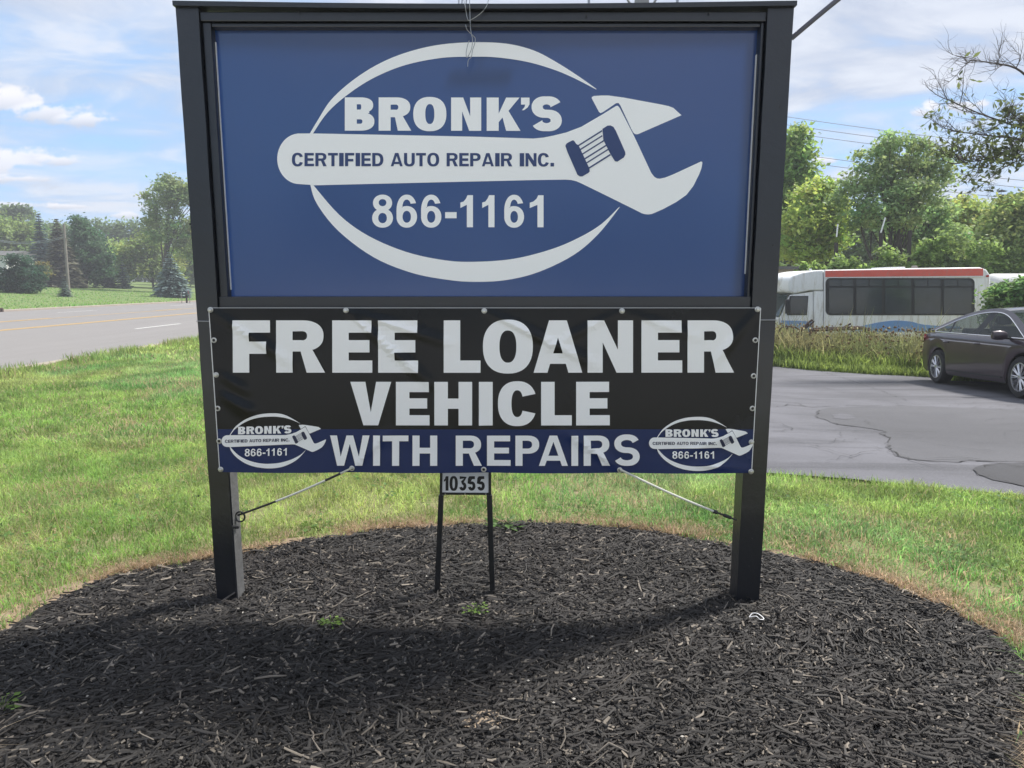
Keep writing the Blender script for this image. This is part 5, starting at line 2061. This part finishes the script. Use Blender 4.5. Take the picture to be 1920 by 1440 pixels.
# ---- sparse tree at the upper right, its trunk outside the picture
def sparse_tree():
    Y = 15.5
    bx = 15.2
    z0 = terr1(bx, Y)
    root = empty('sparse_tree', (bx, Y, z0))
    tag(root, 'half bare tree reaching twiggy branches in from the upper right', 'tree')
    m = MB()
    leafp = []
    rr = random.Random(5)

    def loc(px, py, y=Y):
        p = at(px, py, y)
        return Vector((p.x - bx, p.y - Y, p.z - z0))

    m.tube([(0, 0, -.4), (-.1, 0, 2.0), (-.5, .1, 4.0), (-.9, 0, 6.5), (-1.0, .1, 9.0)], [.30, .24, .20, .13, .04], 9)

    def twig(p, d, L, r, depth, leafy_):
        n = 4
        pts = [p]
        q = p.copy()
        dd = d.normalized()
        for i in range(n):
            dd = (dd + Vector((rr.gauss(0, .16), rr.gauss(0, .16), rr.gauss(.03, .16)))).normalized()
            q = q + dd * (L / n)
            pts.append(q.copy())
        m.tube(pts, [r * (1 - .75 * i / n) for i in range(n + 1)], 4 if r < .02 else 6, False)
        if leafy_:
            for i in range(1, n + 1):
                if rr.random() < leafy_:
                    leafp.append(pts[i])
        if depth > 0:
            for i in range(1, n + 1):
                for _ in range(2 if depth > 1 else 1):
                    if rr.random() < .85:
                        nd = (dd + Vector((rr.gauss(0, .65), rr.gauss(0, .65), rr.gauss(.18, .5)))).normalized()
                        twig(pts[i], nd, L * rr.uniform(.38, .62), r * .5, depth - 1, leafy_)

    def limb(px, r, leafy_, sub, L):
        pts = [loc(*q) for q in px]
        sm = [Vector(q) for q in catmull([tuple(p) for p in pts], 4, False)]
        r *= .75
        m.tube(sm, [r * (1 - .82 * i / (len(sm) - 1)) for i in range(len(sm))], 7, False)
        for i in range(2, len(sm)):
            dd = (sm[i] - sm[i - 1]).normalized()
            for _ in range(sub):
                nd = (dd + Vector((rr.gauss(0, .5), rr.gauss(0, .6), rr.gauss(.25, .5)))).normalized()
                twig(sm[i], nd, L * rr.uniform(.6, 1.2), r * .28, 2, leafy_)

    limb([(2170, 300), (2050, 200), (1950, 160), (1905, 128), (1860, 118), (1812, 112)], .055, 0.02, 1, .75)
    limb([(2170, 330), (2040, 270), (1920, 240), (1880, 228), (1830, 210), (1775, 185)], .050, 0.10, 1, .75)
    limb([(2150, 340), (2020, 290), (1915, 262), (1860, 255), (1805, 248), (1768, 240)], .045, 0.14, 1, .6)
    limb([(2150, 360), (2020, 300), (1930, 282), (1890, 285), (1850, 298), (1800, 306)], .065, 0.8, 2, .6)
    limb([(2150, 365), (2020, 320), (1930, 300), (1890, 310), (1862, 330), (1842, 345)], .03, 0.25, 1, .35)
    limb([(2140, 350), (2020, 270), (1960, 230), (1935, 232), (1915, 225), (1900, 215)], .04, .35, 1, .4)
    m.build('trunk', M['bark'], root, smooth=True)
    P = np.array([tuple(p) for p in leafp])
    P = P[rng.random(len(P)) < .075]
    P = np.repeat(P, 3, 0) + rng.normal(0, .10, (len(P) * 3, 3)) * np.array((1, 1, .8))
    V, Fq = leaf_quads(P, .072, .2, 2.0)
    c = np.array((0.13, 0.165, 0.065)) * rng.uniform(.6, 1.35, len(P))[:, None]
    arr_mesh('crown', V, Fq, M['leaf'], root, col=np.repeat(c, 4, 0))


sparse_tree()

# ------------------------------------------------------------------ poles and wires
pb0 = at(125, 600, 62)
root = empty('utility_pole', (at(126, 520, 62).x, 62, terr1(at(126, 520, 62).x, 62)))
tag(root, 'pale wooden utility pole in front of the brown spruce', 'pole')
tp = at(119.5, 420, 62) - Vector(root.location)
MB().tube([(0, 0, -0.5), tuple(tp)], [0.15, 0.10], 10).build('pole_shaft', M['pole'], root, smooth=True)
MB().tube([tuple(tp * .80 + Vector((-.5, 0, 0))), tuple(tp * .80 + Vector((.4, 0, 0)))], 0.045, 6).build('crossarm', M['pole'], root)
w0 = Vector(root.location) + tp * .80
for k, (ex, ez) in enumerate([(60, 446), (55, 443)]):
    e = at(ex - 90, ez + 1, 66)
    s0 = w0 + Vector((-.1, 0, .12 * k))
    pts = [s0.lerp(e, t) - Vector((0, 0, .5 * math.sin(math.pi * t))) for t in np.linspace(0, 1, 12)]
    o = MB().tube([tuple(p) for p in pts], 0.022, 5).build('power_line', M['wire'], smooth=True)
    tag(o, ('lower' if k == 0 else 'upper') + ' thin wire running left from the pale utility pole', 'wire', 'wires across the road')
for k, (x0, y0, x1, y1) in enumerate([(1440, 193, 1990, 276), (1440, 209, 1990, 290), (1440, 225, 1990, 302), (1440, 266, 1990, 336), (1440, 279, 1990, 350), (1440, 301, 1990, 372)]):
    a, b = at(x0 - 500, y0 - 62, 64), at(x1 + 300, y1 + 32, 78)
    pts = [a.lerp(b, t) - Vector((0, 0, 1.0 * math.sin(math.pi * t))) for t in np.linspace(0, 1, 24)]
    o = MB().tube([tuple(p) for p in pts], 0.030, 5).build('power_line', M['cable'], smooth=True)
    tag(o, ['first (topmost)', 'second', 'third', 'fourth', 'fifth', 'sixth (lowest)'][k] + ' from the top of the power lines right of the sign', 'wire', 'power lines over the trees')
for k, (px, py0, py1, stick) in enumerate([(1568, 455, 560, (1569, 438, 1571, 420)), (1652, 432, 560, (1652, 430, 1660, 408)), (1706, 432, 560, None)]):
    b = at(px, 560, 30)
    z0 = terr1(b.x, 30)
    root = empty('wooden_post', (b.x, 30, z0))
    tag(root, ['thin dark post behind the bus front, left of three', 'dark post with a pale slanted batten behind the bus', 'tall dark bare post behind the middle of the bus'][k], 'post', 'dark posts in the woods')
    t = at(px, py0, 30) - Vector(root.location)
    MB().tube([(0, 0, -.3), tuple(t)], [.10, .085], 8).build('post_shaft', M['darkpole'], root, smooth=True)
    if stick:
        a, b2 = at(stick[0], stick[1], 29.9) - Vector(root.location), at(stick[2], stick[3], 29.9) - Vector(root.location)
        MB().tube([tuple(a - Vector((0, 0, .15))), tuple(b2)], .032, 6).build('batten', M['plate_white'], root)

# ------------------------------------------------------------------ mailbox
g = at(350, 562, 56)
mb = empty('mailbox', (g.x, 56, terr1(g.x, 56)))
tag(mb, 'dark green mailbox on a post beside the far kerb', 'mailbox')
M['mail'] = paint('mailbox_green', (0.018, 0.045, 0.045), 0.35, var=0.2)
MB().box(-.06, .06, -.06, .06, -.2, .70).build('post', M['darkpole'], mb, bevel=.01)
prof = [(-.19, .70), (.19, .70), (.19, .92)] + [(.19 * math.cos(a), .92 + .16 * math.sin(a)) for a in np.linspace(0.2, math.pi - .2, 9)] + [(-.19, .92)]
V, Fc = extrude_poly(prof, -.32, .32)
MB().add(V, Fc).build('box', M['mail'], mb, bevel=.01)
MB().box(-.10, .08, -.335, -.325, .84, .93).build('number_label', M['plate_white'], mb)
MB().box(-.26, .26, -.02, .02, 1.09, 1.12).build('sign_bar', M['plate_white'], mb)
MB().box(.195, .215, -.1, -.06, .8, 1.05).build('flag', M['lamp_red'], mb)
for k, px in enumerate((340.5, 355.5)):
    p = at(px, 560, 55.2)
    o = MB().tube([(p.x, 55.2, terr1(p.x, 55.2) - .1), (p.x, 55.2, terr1(p.x, 55.2) + .85)], .025, 6).build('marker_stake', M['pole'])
    tag(o, 'thin stake standing ' + ('left' if k == 0 else 'right') + ' of the green mailbox', 'stake', 'stakes by the mailbox')

# ------------------------------------------------------------------ far buildings
hx = at(-2, 490, 88).x
hs = empty('white_house', (hx - 4.0, 88, terr1(hx - 4, 88)))
tag(hs, 'white house corner at the far left edge behind the pine bush', 'house')
MB().box(-4.5, 4.9, 0, 7, -.3, 3.2).build('wall', M['white_wall'], hs)
V = [(-4.9, -.4, 3.15), (5.15, -.4, 3.15), (5.15, 7.4, 3.15), (-4.9, 7.4, 3.15), (-4.9, 3.5, 3.9), (5.15, 3.5, 3.9)]
MB().add(V, [(0, 1, 5, 4), (2, 3, 4, 5), (0, 4, 3), (1, 2, 5), (0, 3, 2, 1)]).build('roof', M['roofing'], hs)
w = MB().box(2.0, 3.2, -.04, .02, 1.0, 2.2).build('window', M['white_wall'], hs)
MB().box(2.1, 3.1, -.05, -.041, 1.1, 2.1).build('pane', M['dark_plastic'], w)


def brick_mat():
    m, t, b = new_mat('pale_brick')
    tc = t.node('ShaderNodeTexCoord')
    mp = t.node('ShaderNodeMapping')
    mp.inputs['Rotation'].default_value = (math.pi / 2, 0, 0)
    t.l.new(tc.outputs['Object'], mp.inputs[0])
    br_ = t.node('ShaderNodeTexBrick')
    t.l.new(mp.outputs[0], br_.inputs[0])
    br_.inputs['Color1'].default_value = (.30, .25, .20, 1)
    br_.inputs['Color2'].default_value = (.38, .33, .27, 1)
    br_.inputs['Mortar'].default_value = (.22, .20, .18, 1)
    br_.inputs['Scale'].default_value = 2.2
    t.l.new(br_.outputs[0], b.inputs['Base Color'])
    b.inputs['Roughness'].default_value = .9
    return m


bx = at(1486, 530, 27).x
bb = empty('brick_building', (bx - 2.2, 27, terr1(bx, 27)))
tag(bb, 'sliver of pale brick building beside the bus front', 'building')
MB().box(-2.2, 2.2, 0, 4, -.3, at(1486, 505, 27).z - terr1(bx, 27)).build('wall', brick_mat(), bb)
hz = at(1486, 505, 27).z - terr1(bx, 27)
MB().box(-2.35, 2.35, -.15, 4.15, hz, hz + .12).build('roof', M['roofing'], bb)
w = MB().box(-1.2, 0.2, -.05, .02, 1.1, 2.0).build('window', M['white_wall'], bb)
MB().box(-1.1, 0.1, -.06, -.051, 1.2, 1.9).build('pane', M['dark_plastic'], w)

# white tank behind the shrub
tk = empty('storage_tank', (at(1900, 530, 25).x, 25, terr1(14, 25)))
tag(tk, 'long white storage tank lying behind the shrub right of the bus', 'tank')
zt = at(1900, 513, 25).z - tk.location.z
rt = .55
MB().lathe([(.05, -1.75), (.30, -1.72), (.48, -1.6), (rt, -1.4), (rt, 1.9), (.48, 2.1), (.30, 2.22), (.05, 2.25)], (.6, 0, zt - rt), 'X', 24).build('vessel', M['white_wall'], tk, smooth=True)
for x in (-.4, 1.5):
    MB().box(x, x + .25, -.45, .45, -.2, zt - rt - .2).build('saddle', M['concrete'], tk)

# ------------------------------------------------------------------ wheels


def make_wheel(parent, c, r, wd, spokes, side=-1, rim_mat='alloy', rimf=.70):
    """wheel turning about local Y, its face towards side*Y"""
    t = MB()
    t.lathe([(r * rimf, -wd / 2), (r * .93, -wd / 2), (r, -wd * .36), (r, wd * .36), (r * .93, wd / 2), (r * rimf, wd / 2), (r * rimf, -wd / 2)], c, 'Y', 36)
    t.F = t.F[:-2]
    ty = t.build('wheel', M['rubber'], parent, smooth=True)
    rim = MB()
    rr = r * rimf
    f = side * wd / 2
    g = MB()
    g.lathe([(rr * 1.01, f * .98), (rr * .92, f * 1.0), (rr * .90, f * .80), (rr * .88, f * .3)], c, 'Y', 36)
    g.F = g.F[:-2]
    g.build('rim', M[rim_mat], ty, smooth=True)
    for k in range(spokes):
        a = 2 * math.pi * k / spokes
        da = .09 if spokes > 8 else .2
        for s in (-1, 1):
            a0, a1 = a + s * .05, a + s * da
            p0 = (c[0] + rr * .16 * math.cos(a0), c[1] + f * .90, c[2] + rr * .16 * math.sin(a0))
            p1 = (c[0] + rr * .92 * math.cos(a1), c[1] + f * .94, c[2] + rr * .92 * math.sin(a1))
            rim.tube([p0, p1], [.011, .009], 4)
    rim.build('spokes', M[rim_mat], ty)
    MB().lathe([(rr * .20, f * .80), (rr * .20, f * .97), (rr * .12, f * 1.02), (.005, f * 1.03)], c, 'Y', 16).build('hub', M[rim_mat], ty, smooth=True)
    MB().lathe([(rr * .88, f * .25), (rr * .88, f * .3)], c, 'Y', 24).build('brake_disc', M['dark_plastic'], ty)
    return ty


# ------------------------------------------------------------------ dark sedan
def car_paint():
    m, t, b = new_mat('car_paint')
    b.inputs['Base Color'].default_value = (0.040, 0.024, 0.034, 1)
    b.inputs['Metallic'].default_value = 0.25
    b.inputs['Roughness'].default_value = 0.34
    b.inputs['Coat Weight'].default_value = 0.7
    b.inputs['Coat Roughness'].default_value = 0.03
    return m


M['car'] = car_paint()
M['car_glass'] = glass_mat('car_glass', (0.05, 0.065, 0.062), .62)
rear = gnd(1762, 721)
fx_, fy_ = gnd(1918, 750).x, gnd(1918, 750).y
head = Vector((fx_ - rear.x, fy_ - rear.y, 0))
hd_ = head.normalized()
XR, XF = -1.42, 1.43
# wheel faces lie on the near side; the car centre is half a track further off
side_n = Vector((hd_.y, -hd_.x, 0))        # to the car's right
cen = Vector((rear.x, rear.y, 0)) - side_n * .80 + hd_ * (-XR)
zr, zf = terr1(*(cen + hd_ * XR).xy), terr1(*(cen + hd_ * XF).xy)
car = empty('sedan_car', (cen.x, cen.y, (zr + zf) / 2 + .024), math.atan2(hd_.y, hd_.x))
car.rotation_euler = (0, -math.atan2(zf - zr, XF - XR), math.atan2(hd_.y, hd_.x))
tag(car, 'dark brown sedan parked on the asphalt at the right edge', 'car')

PW = [(-2.43, .56), (-2.38, .72), (-2.25, .82), (-1.9, .885), (-1.2, .92), (0, .925), (1.0, .92), (1.6, .905), (2.0, .85), (2.22, .74), (2.36, .58), (2.43, .36)]
ZS = [(-2.43, .86), (-2.38, .93), (-2.25, .985), (-1.9, 1.0), (-1.4, 1.0), (0, .965), (1.2, .93), (1.6, .90), (2.0, .82), (2.25, .72), (2.43, .60)]
ZT = [(-2.43, .90), (-2.38, .985), (-2.25, 1.05), (-1.9, 1.08), (-1.4, 1.02), (0, .98), (1.2, .98), (1.5, 1.0), (1.9, .92), (2.25, .78), (2.43, .64)]
ZL = [(-2.43, .42), (-2.35, .30), (-2.1, .24), (0, .21), (2.0, .23), (2.35, .25), (2.43, .34)]


def ip(tab, x):
    return float(np.interp(x, [a for a, _ in tab], [b for _, b in tab]))


xs_c = sorted(set(list(np.linspace(-2.43, -2.2, 7)) + list(np.linspace(-2.2, 2.2, 100)) + list(np.linspace(2.2, 2.43, 7))))
rows = []
for x in xs_c:
    w, zs, zt, zl = ip(PW, x), ip(ZS, x), ip(ZT, x), ip(ZL, x)
    for xw in (XR, XF):
        d = x - xw
        if abs(d) < .40:
            zl = max(zl, .335 + math.sqrt(.40 ** 2 - d * d) * .97)
    zl = min(zl, zs - .15)
    h = zs - zl
    half = [(w * .955, zl), (w * .985, zl + h * .15), (w * 1.0, zl + h * .42), (w * .995, zl + h * .64), (w * .985, zs - .125), (w * .962, zs - .105), (w * .955, zs - .04), (w * .925, zs),
            (w * .80, zs + (zt - zs) * .55), (w * .45, zs + (zt - zs) * .92), (0, zt)]
    ring = [(x, -y, z) for y, z in half] + [(x, y, z) for y, z in half[::-1][1:]]
    rows.append(ring)
m = MB()
m.grid(rows)
m.add(rows[0], [tuple(range(len(rows[0])))]).add(rows[-1], [tuple(range(len(rows[-1])))])
m.build('body', M['car'], car, smooth=True, angle=32)
u = MB()
for (xa, xb, wy) in ((-2.3, -1.84, .70), (-1.84, -1.0, .56), (-1.0, 1.0, .86), (1.0, 1.86, .56), (1.86, 2.25, .66)):
    u.box(xa, xb, -wy, wy, .20, .62)
u.build('underbody', M['dark_plastic'], car)
SA = catmull([(-2.05, 1.06), (-1.6, 1.18), (-1.1, 1.325), (-.6, 1.425), (-.1, 1.468), (.3, 1.455), (.7, 1.375), (1.1, 1.215), (1.42, 1.06), (1.62, .97)], 5, False)
UA = catmull([(-1.74, 1.075), (-1.4, 1.165), (-1.0, 1.275), (-.55, 1.36), (-.1, 1.398), (.3, 1.388), (.62, 1.32), (.95, 1.18), (1.22, 1.05), (1.40, .965)], 5, False)
LA = [(-1.70 + (1.40 + 1.70) * i / (len(UA) - 1), 1.035 - .085 * i / (len(UA) - 1)) for i in range(len(UA))]


def ys_(z):
    return .845 - .44 * (z - .96)


def sidept(p, s, out=0.0):
    return (p[0], s * (ys_(p[1]) + out), p[1])


N = len(SA)
# side windows are cut between upper and lower lines at slanted pillars
zone = []
for i in range(N - 1):
    x = (LA[i][0] + LA[i + 1][0]) / 2
    zone.append('quarter' if x < -1.18 else 'p1' if x < -1.10 else 'rear' if x < -.26 else 'p2' if x < -.06 else 'front' if x < 1.12 else 'p3' if x < 1.17 else 'corner')
for s in (-1, 1):
    st = MB()
    st.grid([[sidept(SA[i], s), sidept(UA[i], s)] for i in range(N)])
    st.grid([[sidept(LA[i], s), (LA[i][0], s * ip(PW, LA[i][0]) * .925, ip(ZS, LA[i][0]))] for i in range(N)])
    st.build('window_surround', M['car'], car, smooth=True)
    tr = MB()
    tr.tube([sidept(p, s, .004) for p in UA] + [sidept(p, s, .004) for p in LA[::-1]] + [sidept(UA[0], s, .004)], .011, 5, False)
    tr.build('chrome_trim', M['chrome'], car, smooth=True)
    for zn in ('quarter', 'rear', 'front', 'corner'):
        g = MB()
        for i in range(N - 1):
            if zone[i] == zn:
                g.add([sidept(UA[i], s), sidept(UA[i + 1], s), sidept(LA[i + 1], s), sidept(LA[i], s)], [(0, 1, 2, 3)])
        if g.V:
            g.build('side_window', M['car_glass'], car, smooth=True)
    for zn in ('p1', 'p2', 'p3'):
        g = MB()
        for i in range(N - 1):
            if zone[i] == zn:
                g.add([sidept(UA[i], s), sidept(UA[i + 1], s), sidept(LA[i + 1], s), sidept(LA[i], s)], [(0, 1, 2, 3)])
        if g.V:
            g.build('pillar', M['dark_plastic'], car)
    # mirror, handles, lamps
    mi = MB()
    mi.lathe([(.02, -.13), (.07, -.12), (.085, -.04), (.08, .06), (.05, .12), (.01, .135)], (0, 0, 0), 'Y', 12)
    mo = mi.build('mirror', M['car'], car, smooth=True)
    mo.location = (1.02, s * 1.02, 1.0)
    mo.scale = (.75, .9, .95)
    MB().tube([(1.02, s * .84, .95), (1.02, s * .96, .96)], .025, 6).build('mirror_stalk', M['dark_plastic'], car)
    for x in (.12, -1.02):
        MB().tube([(x - .10, s * .925, .835), (x - .05, s * .945, .842), (x + .06, s * .945, .842), (x + .11, s * .925, .835)], .014, 6).build('door_handle', M['car'], car, smooth=True)
    MB().add([(-2.405, s * .62, .985), (-2.33, s * .775, .985), (-2.14, s * .85, .955), (-2.13, s * .86, .86), (-2.33, s * .80, .80), (-2.415, s * .64, .80)], [(0, 1, 2, 3, 4, 5)]).build('tail_lamp', M['lamp_red'], car)
    MB().add([(2.06, s * .825, .80), (2.24, s * .735, .75), (2.36, s * .58, .68), (2.345, s * .60, .60), (2.21, s * .765, .64), (2.06, s * .85, .70)], [(0, 1, 2, 3, 4, 5)]).build('head_lamp', M['plate_white'], car)
    MB().box(-.95, .95, s * .915 - .012, s * .915 + .012, .285, .305).build('sill_strip', M['dark_plastic'], car)
rf_ = {'roof': MB(), 'windscreen': MB(), 'rear_window': MB()}
for i in range(N - 1):
    xm = (SA[i][0] + SA[i + 1][0]) / 2
    key = 'rear_window' if xm < -.85 else 'windscreen' if xm > .52 else 'roof'
    ra = []
    for p in (SA[i], SA[i + 1]):
        y = ys_(p[1])
        ra.append([(p[0] + (.05 if key == 'windscreen' else 0) * (1 - t * t), y * t, p[1] + .035 * (1 - t * t)) for t in np.linspace(-1, 1, 9)])
    rf_[key].grid(ra)
rf_['roof'].build('roof', M['car'], car, smooth=True)
rf_['windscreen'].build('windscreen', M['car_glass'], car, smooth=True)
rf_['rear_window'].build('rear_window', M['car_glass'], car, smooth=True)
for (x, y) in ((.15, .38), (.15, -.38)):
    MB().box(x - .25, x + .25, y - .24, y + .24, .5, .70).build('seat', M['dark_plastic'], car, bevel=.05)
    MB().box(x - .32, x - .18, y - .22, y + .22, .6, 1.16).build('seat_back', M['dark_plastic'], car, bevel=.05)
    MB().box(x - .32, x - .22, y - .12, y + .12, 1.18, 1.34).build('headrest', M['dark_plastic'], car, bevel=.04)
MB().box(-1.15, -.98, -.6, .6, .6, 1.12).build('seat_back', M['dark_plastic'], car, bevel=.05)
for xw in (XR, XF):
    for s in (-1, 1):
        make_wheel(car, (xw, s * .79, .335), .335, .225, 10, s)

# ------------------------------------------------------------------ white shuttle bus in the weeds
YS = 21.5
bus_c = at(1660, 600, YS)
bz0_ = terr1(bus_c.x, YS)
bus = empty('shuttle_bus', (bus_c.x, YS, bz0_))
tag(bus, 'dirty white shuttle bus with a red roof stripe, standing in weeds', 'bus')
SB = Vector(bus.location)


def dirty_white():
    m, t, b = new_mat('dirty_bus_white')
    tc = t.node('ShaderNodeTexCoord')
    mp = t.node('ShaderNodeMapping')
    mp.inputs['Scale'].default_value = (5.0, 1.0, 0.7)
    t.l.new(tc.outputs['Object'], mp.inputs[0])
    n = t.noise(mp.outputs[0], 1.6, 6, .65, .2)
    n2 = t.noise(tc.outputs['Object'], 22, 5, .7)
    c = t.mix(t.math('MULTIPLY', t.ramp(n, .48, .72), .75), (.86, .87, .86), (.46, .42, .33))
    c = t.mix(t.math('MULTIPLY', t.ramp(n2, .55, .75), .35), c, (.25, .26, .24))
    t.put(b.inputs['Base Color'], c)
    b.inputs['Roughness'].default_value = .5
    return m


M['bus_white'] = dirty_white()
M['bus_red'] = paint('faded_red', (0.72, 0.125, 0.09), .5, var=.15, scale=3, dirt=((.3, .28, .26), .5, 9))
M['bus_blue'] = paint('bus_blue', (0.17, 0.33, 0.62), .5, var=.1, scale=4, dirt=((.3, .3, .28), .4, 7))
M['bus_glass'] = paint('tinted_glass', (0.050, 0.057, 0.070), .14, var=.3, scale=2, spec=1.0)
M['cab_glass'] = glass_mat('cab_glass', (.06, .08, .08), .45)


def sb(px, py):
    p = at(px, py, YS)
    return (p.x - SB.x, p.z - SB.z)


def bus_shape(name, pts, y0, y1, mat, bev=0.0, parent=None, seg=3, angle=40, smooth=True):
    V, Fc = extrude_poly([sb(*p) for p in pts], y0, y1)
    return MB().add(V, Fc).build(name, mat, parent or bus, smooth=smooth, bevel=bev, seg=seg, angle=angle)


bus_shape('coach_body', [(1546, 506), (1700, 503), (1838, 501), (1850, 505), (1857, 515), (1860, 648), (1546, 650)], 0, 2.25, M['bus_white'], .07)
bus_shape('roof_cap', [(1545, 506), (1528, 507), (1505, 511), (1486, 518), (1480, 524), (1479, 540), (1483, 548), (1490, 551), (1500, 549), (1520, 545), (1545, 545)], .02, 2.23, M['bus_white'], .06)
bus_shape('cab_wall', [(1527, 546), (1545, 546), (1545, 649), (1527, 649)], .03, 2.2, M['bus_white'], .01)
bus_shape('cab_door', [(1526, 547), (1526, 649), (1466, 649), (1464, 596), (1470, 586), (1478, 562), (1484, 553)], .06, .12, M['bus_white'], .01)
bus_shape('cab_door', [(1526, 547), (1526, 649), (1466, 649), (1464, 596), (1470, 586), (1478, 562), (1484, 553)], 2.08, 2.14, M['bus_white'], .01)
bus_shape('hood', [(1463, 595), (1463, 650), (1394, 650), (1392, 625), (1398, 608), (1430, 600)], .05, 2.15, M['bus_white'], .05)
bus_shape('windscreen', [(1463.4, 594), (1478, 553), (1481, 553), (1466, 594)], .14, 2.06, M['cab_glass'])
bus_shape('door_frame', [(1482, 555), (1517, 555), (1514.5, 591), (1477, 591), (1476, 580)], .045, .06, M['dark_plastic'])
bus_shape('door_window', [(1485, 557), (1515, 557), (1513, 589.5), (1479, 589.5), (1479, 579)], .038, .0445, M['bus_glass'])
for s in (.02,):
    mm = bus_shape('mirror', [(1467, 562), (1475, 560), (1476, 585), (1468, 588)], -.28, -.16, M['dark_plastic'], .02)
    MB().tube([(sb(1476, 574)[0], .05, sb(1476, 574)[1]), (sb(1472, 574)[0], -.17, sb(1472, 574)[1])], .018, 5).build('mirror_arm', M['dark_plastic'], bus)
# window band, panes, transoms


def rounded(x0, y0, x1, y1, r, n=5):
    o = []
    for cx, cy, a in ((x1 - r, y0 + r, -90), (x1 - r, y1 - r, 0), (x0 + r, y1 - r, 90), (x0 + r, y0 + r, 180)):
        for i in range(n + 1):
            t = R(a + 90 * i / n)
            o.append((cx + r * math.cos(t), cy + r * math.sin(t)))
    return o


wb = bus_shape('window_band', rounded(1548, 521.5, 1827, 591, 9), -.012, .01, M['dark_plastic'], 0)
edges = [1551, 1602, 1656, 1711, 1766, 1824]
for i in range(5):
    xa, xb = edges[i] + 3, edges[i + 1] - 3
    bus_shape('pane', rounded(xa, 539.5, xb, 588.5, 3, 3), -.018, -.0125, M['bus_glass'], 0, wb)
    xm = (xa + xb) / 2
    for q0, q1 in ((xa, xm - 1), (xm + 1, xb)):
        bus_shape('pane', rounded(q0, 525, q1, 536.5, 2, 2), -.018, -.0125, M['bus_glass'], 0, wb)
bus_shape('roof_stripe', [(1547, 507.5), (1843, 503.5), (1843, 517), (1547, 519.5)], -.014, .05, M['bus_red'], .004)
bus_shape('drip_rail', [(1546, 520), (1844, 517.5), (1844, 519.2), (1546, 521.3)], -.03, .02, M['plate_white'])
bus_shape('corner_trim', [(1545.2, 507), (1547, 507), (1547, 648), (1545.2, 648)], -.015, .02, M['plate_white'])
bus_shape('blue_stripe', catmull([(1596, 616), (1625, 609), (1650, 604), (1680, 601), (1708, 603), (1728, 608), (1760, 611), (1800, 612)], 3, False) + [(1800, 621), (1690, 622), (1596, 622)], -.006, .004, M['bus_blue'])
bus_shape('blue_stripe', [(1466, 601), (1510, 602), (1524, 604), (1526, 612), (1526, 624), (1466, 622)], .052, .0595, M['bus_blue'])
bus_shape('roof_hatch', [(1681, 500), (1721, 499.2), (1722, 503), (1680, 504)], .7, 1.5, M['plate_white'], .01)
bus_shape('roof_light', [(1732, 497), (1738, 497), (1739, 503), (1731, 503)], .5, .65, M['pole'], .01)
bus_shape('marker_lamp', [(1525, 503.5), (1527, 503.5), (1527.5, 508), (1524.5, 508)], .2, .3, M['plate_white'])
bus_shape('marker_lamp', rounded(1848.5, 515.5, 1854, 519.5, 1.8, 3), -.02, .02, M['lamp_red'])
for px in (1448, 1765):
    x, _ = sb(px, 640)
    make_wheel(bus, (x, .16, .40), .40, .25, 6, -1, 'plate_white', .6)
    MB().box(x - .48, x + .48, -.006, .02, .25, .82).build('wheel_arch', M['dark_plastic'], bus, bevel=.12)
MB().box(sb(1546, 640)[0] + .1, sb(1855, 640)[0] - .1, .25, 2.0, .30, .60).build('chassis', M['dark_plastic'], bus)

# ------------------------------------------------------------------ scrap farm iron in the weeds


def scrap(label, name, paths, mat='rust', Y=18.2):
    p0 = at(*paths[0][0][0], Y)
    z0 = terr1(p0.x, Y)
    root = empty(name, (p0.x, Y, z0))
    tag(root, label, 'scrap metal', 'rusty iron lying in the weeds')
    for pts, r, nm in paths:
        q = [tuple(at(x, y, Y) - Vector(root.location)) for x, y in pts]
        MB().tube(catmull(q, 4, False) if len(q) > 2 else q, r, 6).build(nm, M[mat], root, smooth=True)


scrap('rusty hay rake with curved tines beside the bus cab', 'hay_rake',
      [([(1455, 650), (1462, 618), (1478, 612), (1494, 615), (1502, 626), (1505, 655)], .022, 'hoop'), ([(1477, 612), (1477, 655)], .012, 'tine'), ([(1488, 613), (1489, 655)], .012, 'tine'), ([(1497, 618), (1496, 655)], .012, 'tine'),
       ([(1499, 622), (1516, 605), (1523, 600)], .030, 'lever'), ([(1503, 621), (1520, 608), (1526, 602)], .024, 'lever'), ([(1513, 606), (1518, 611)], .03, 'pivot'), ([(1500, 620), (1500, 655)], .03, 'upright')])
scrap('long rusty beam with a slanted bar lying along the weeds', 'iron_beam',
      [([(1520, 619), (1570, 617), (1616, 615), (1624, 620), (1636, 628), (1642, 640)], .055, 'beam'), ([(1520, 620), (1519, 655)], .04, 'leg'), ([(1571, 622), (1582, 614), (1595, 607)], .026, 'lever'), ([(1630, 624), (1632, 655)], .04, 'leg'),
       ([(1528, 616), (1610, 613)], .03, 'rod')])

# ------------------------------------------------------------------ lens veil imitated by an added thin haze over the whole place
hz_m = bpy.data.materials.new('veil_haze_air')
hz_m.use_nodes = True
ht = NT(hz_m.node_tree)
ht.n.remove(ht.n['Principled BSDF'])
pv = ht.node('ShaderNodeVolumePrincipled')
pv.inputs['Color'].default_value = (0.93, 0.95, 1.0, 1)
pv.inputs['Density'].default_value = 0.0016
pv.inputs['Anisotropy'].default_value = 0.0
ht.l.new(pv.outputs[0], ht.n['Material Output'].inputs['Volume'])
hb = MB().box(-640, 640, -240, 940, -3.0, 27).build('veil_haze', hz_m)
tag(hb, kind='stuff')
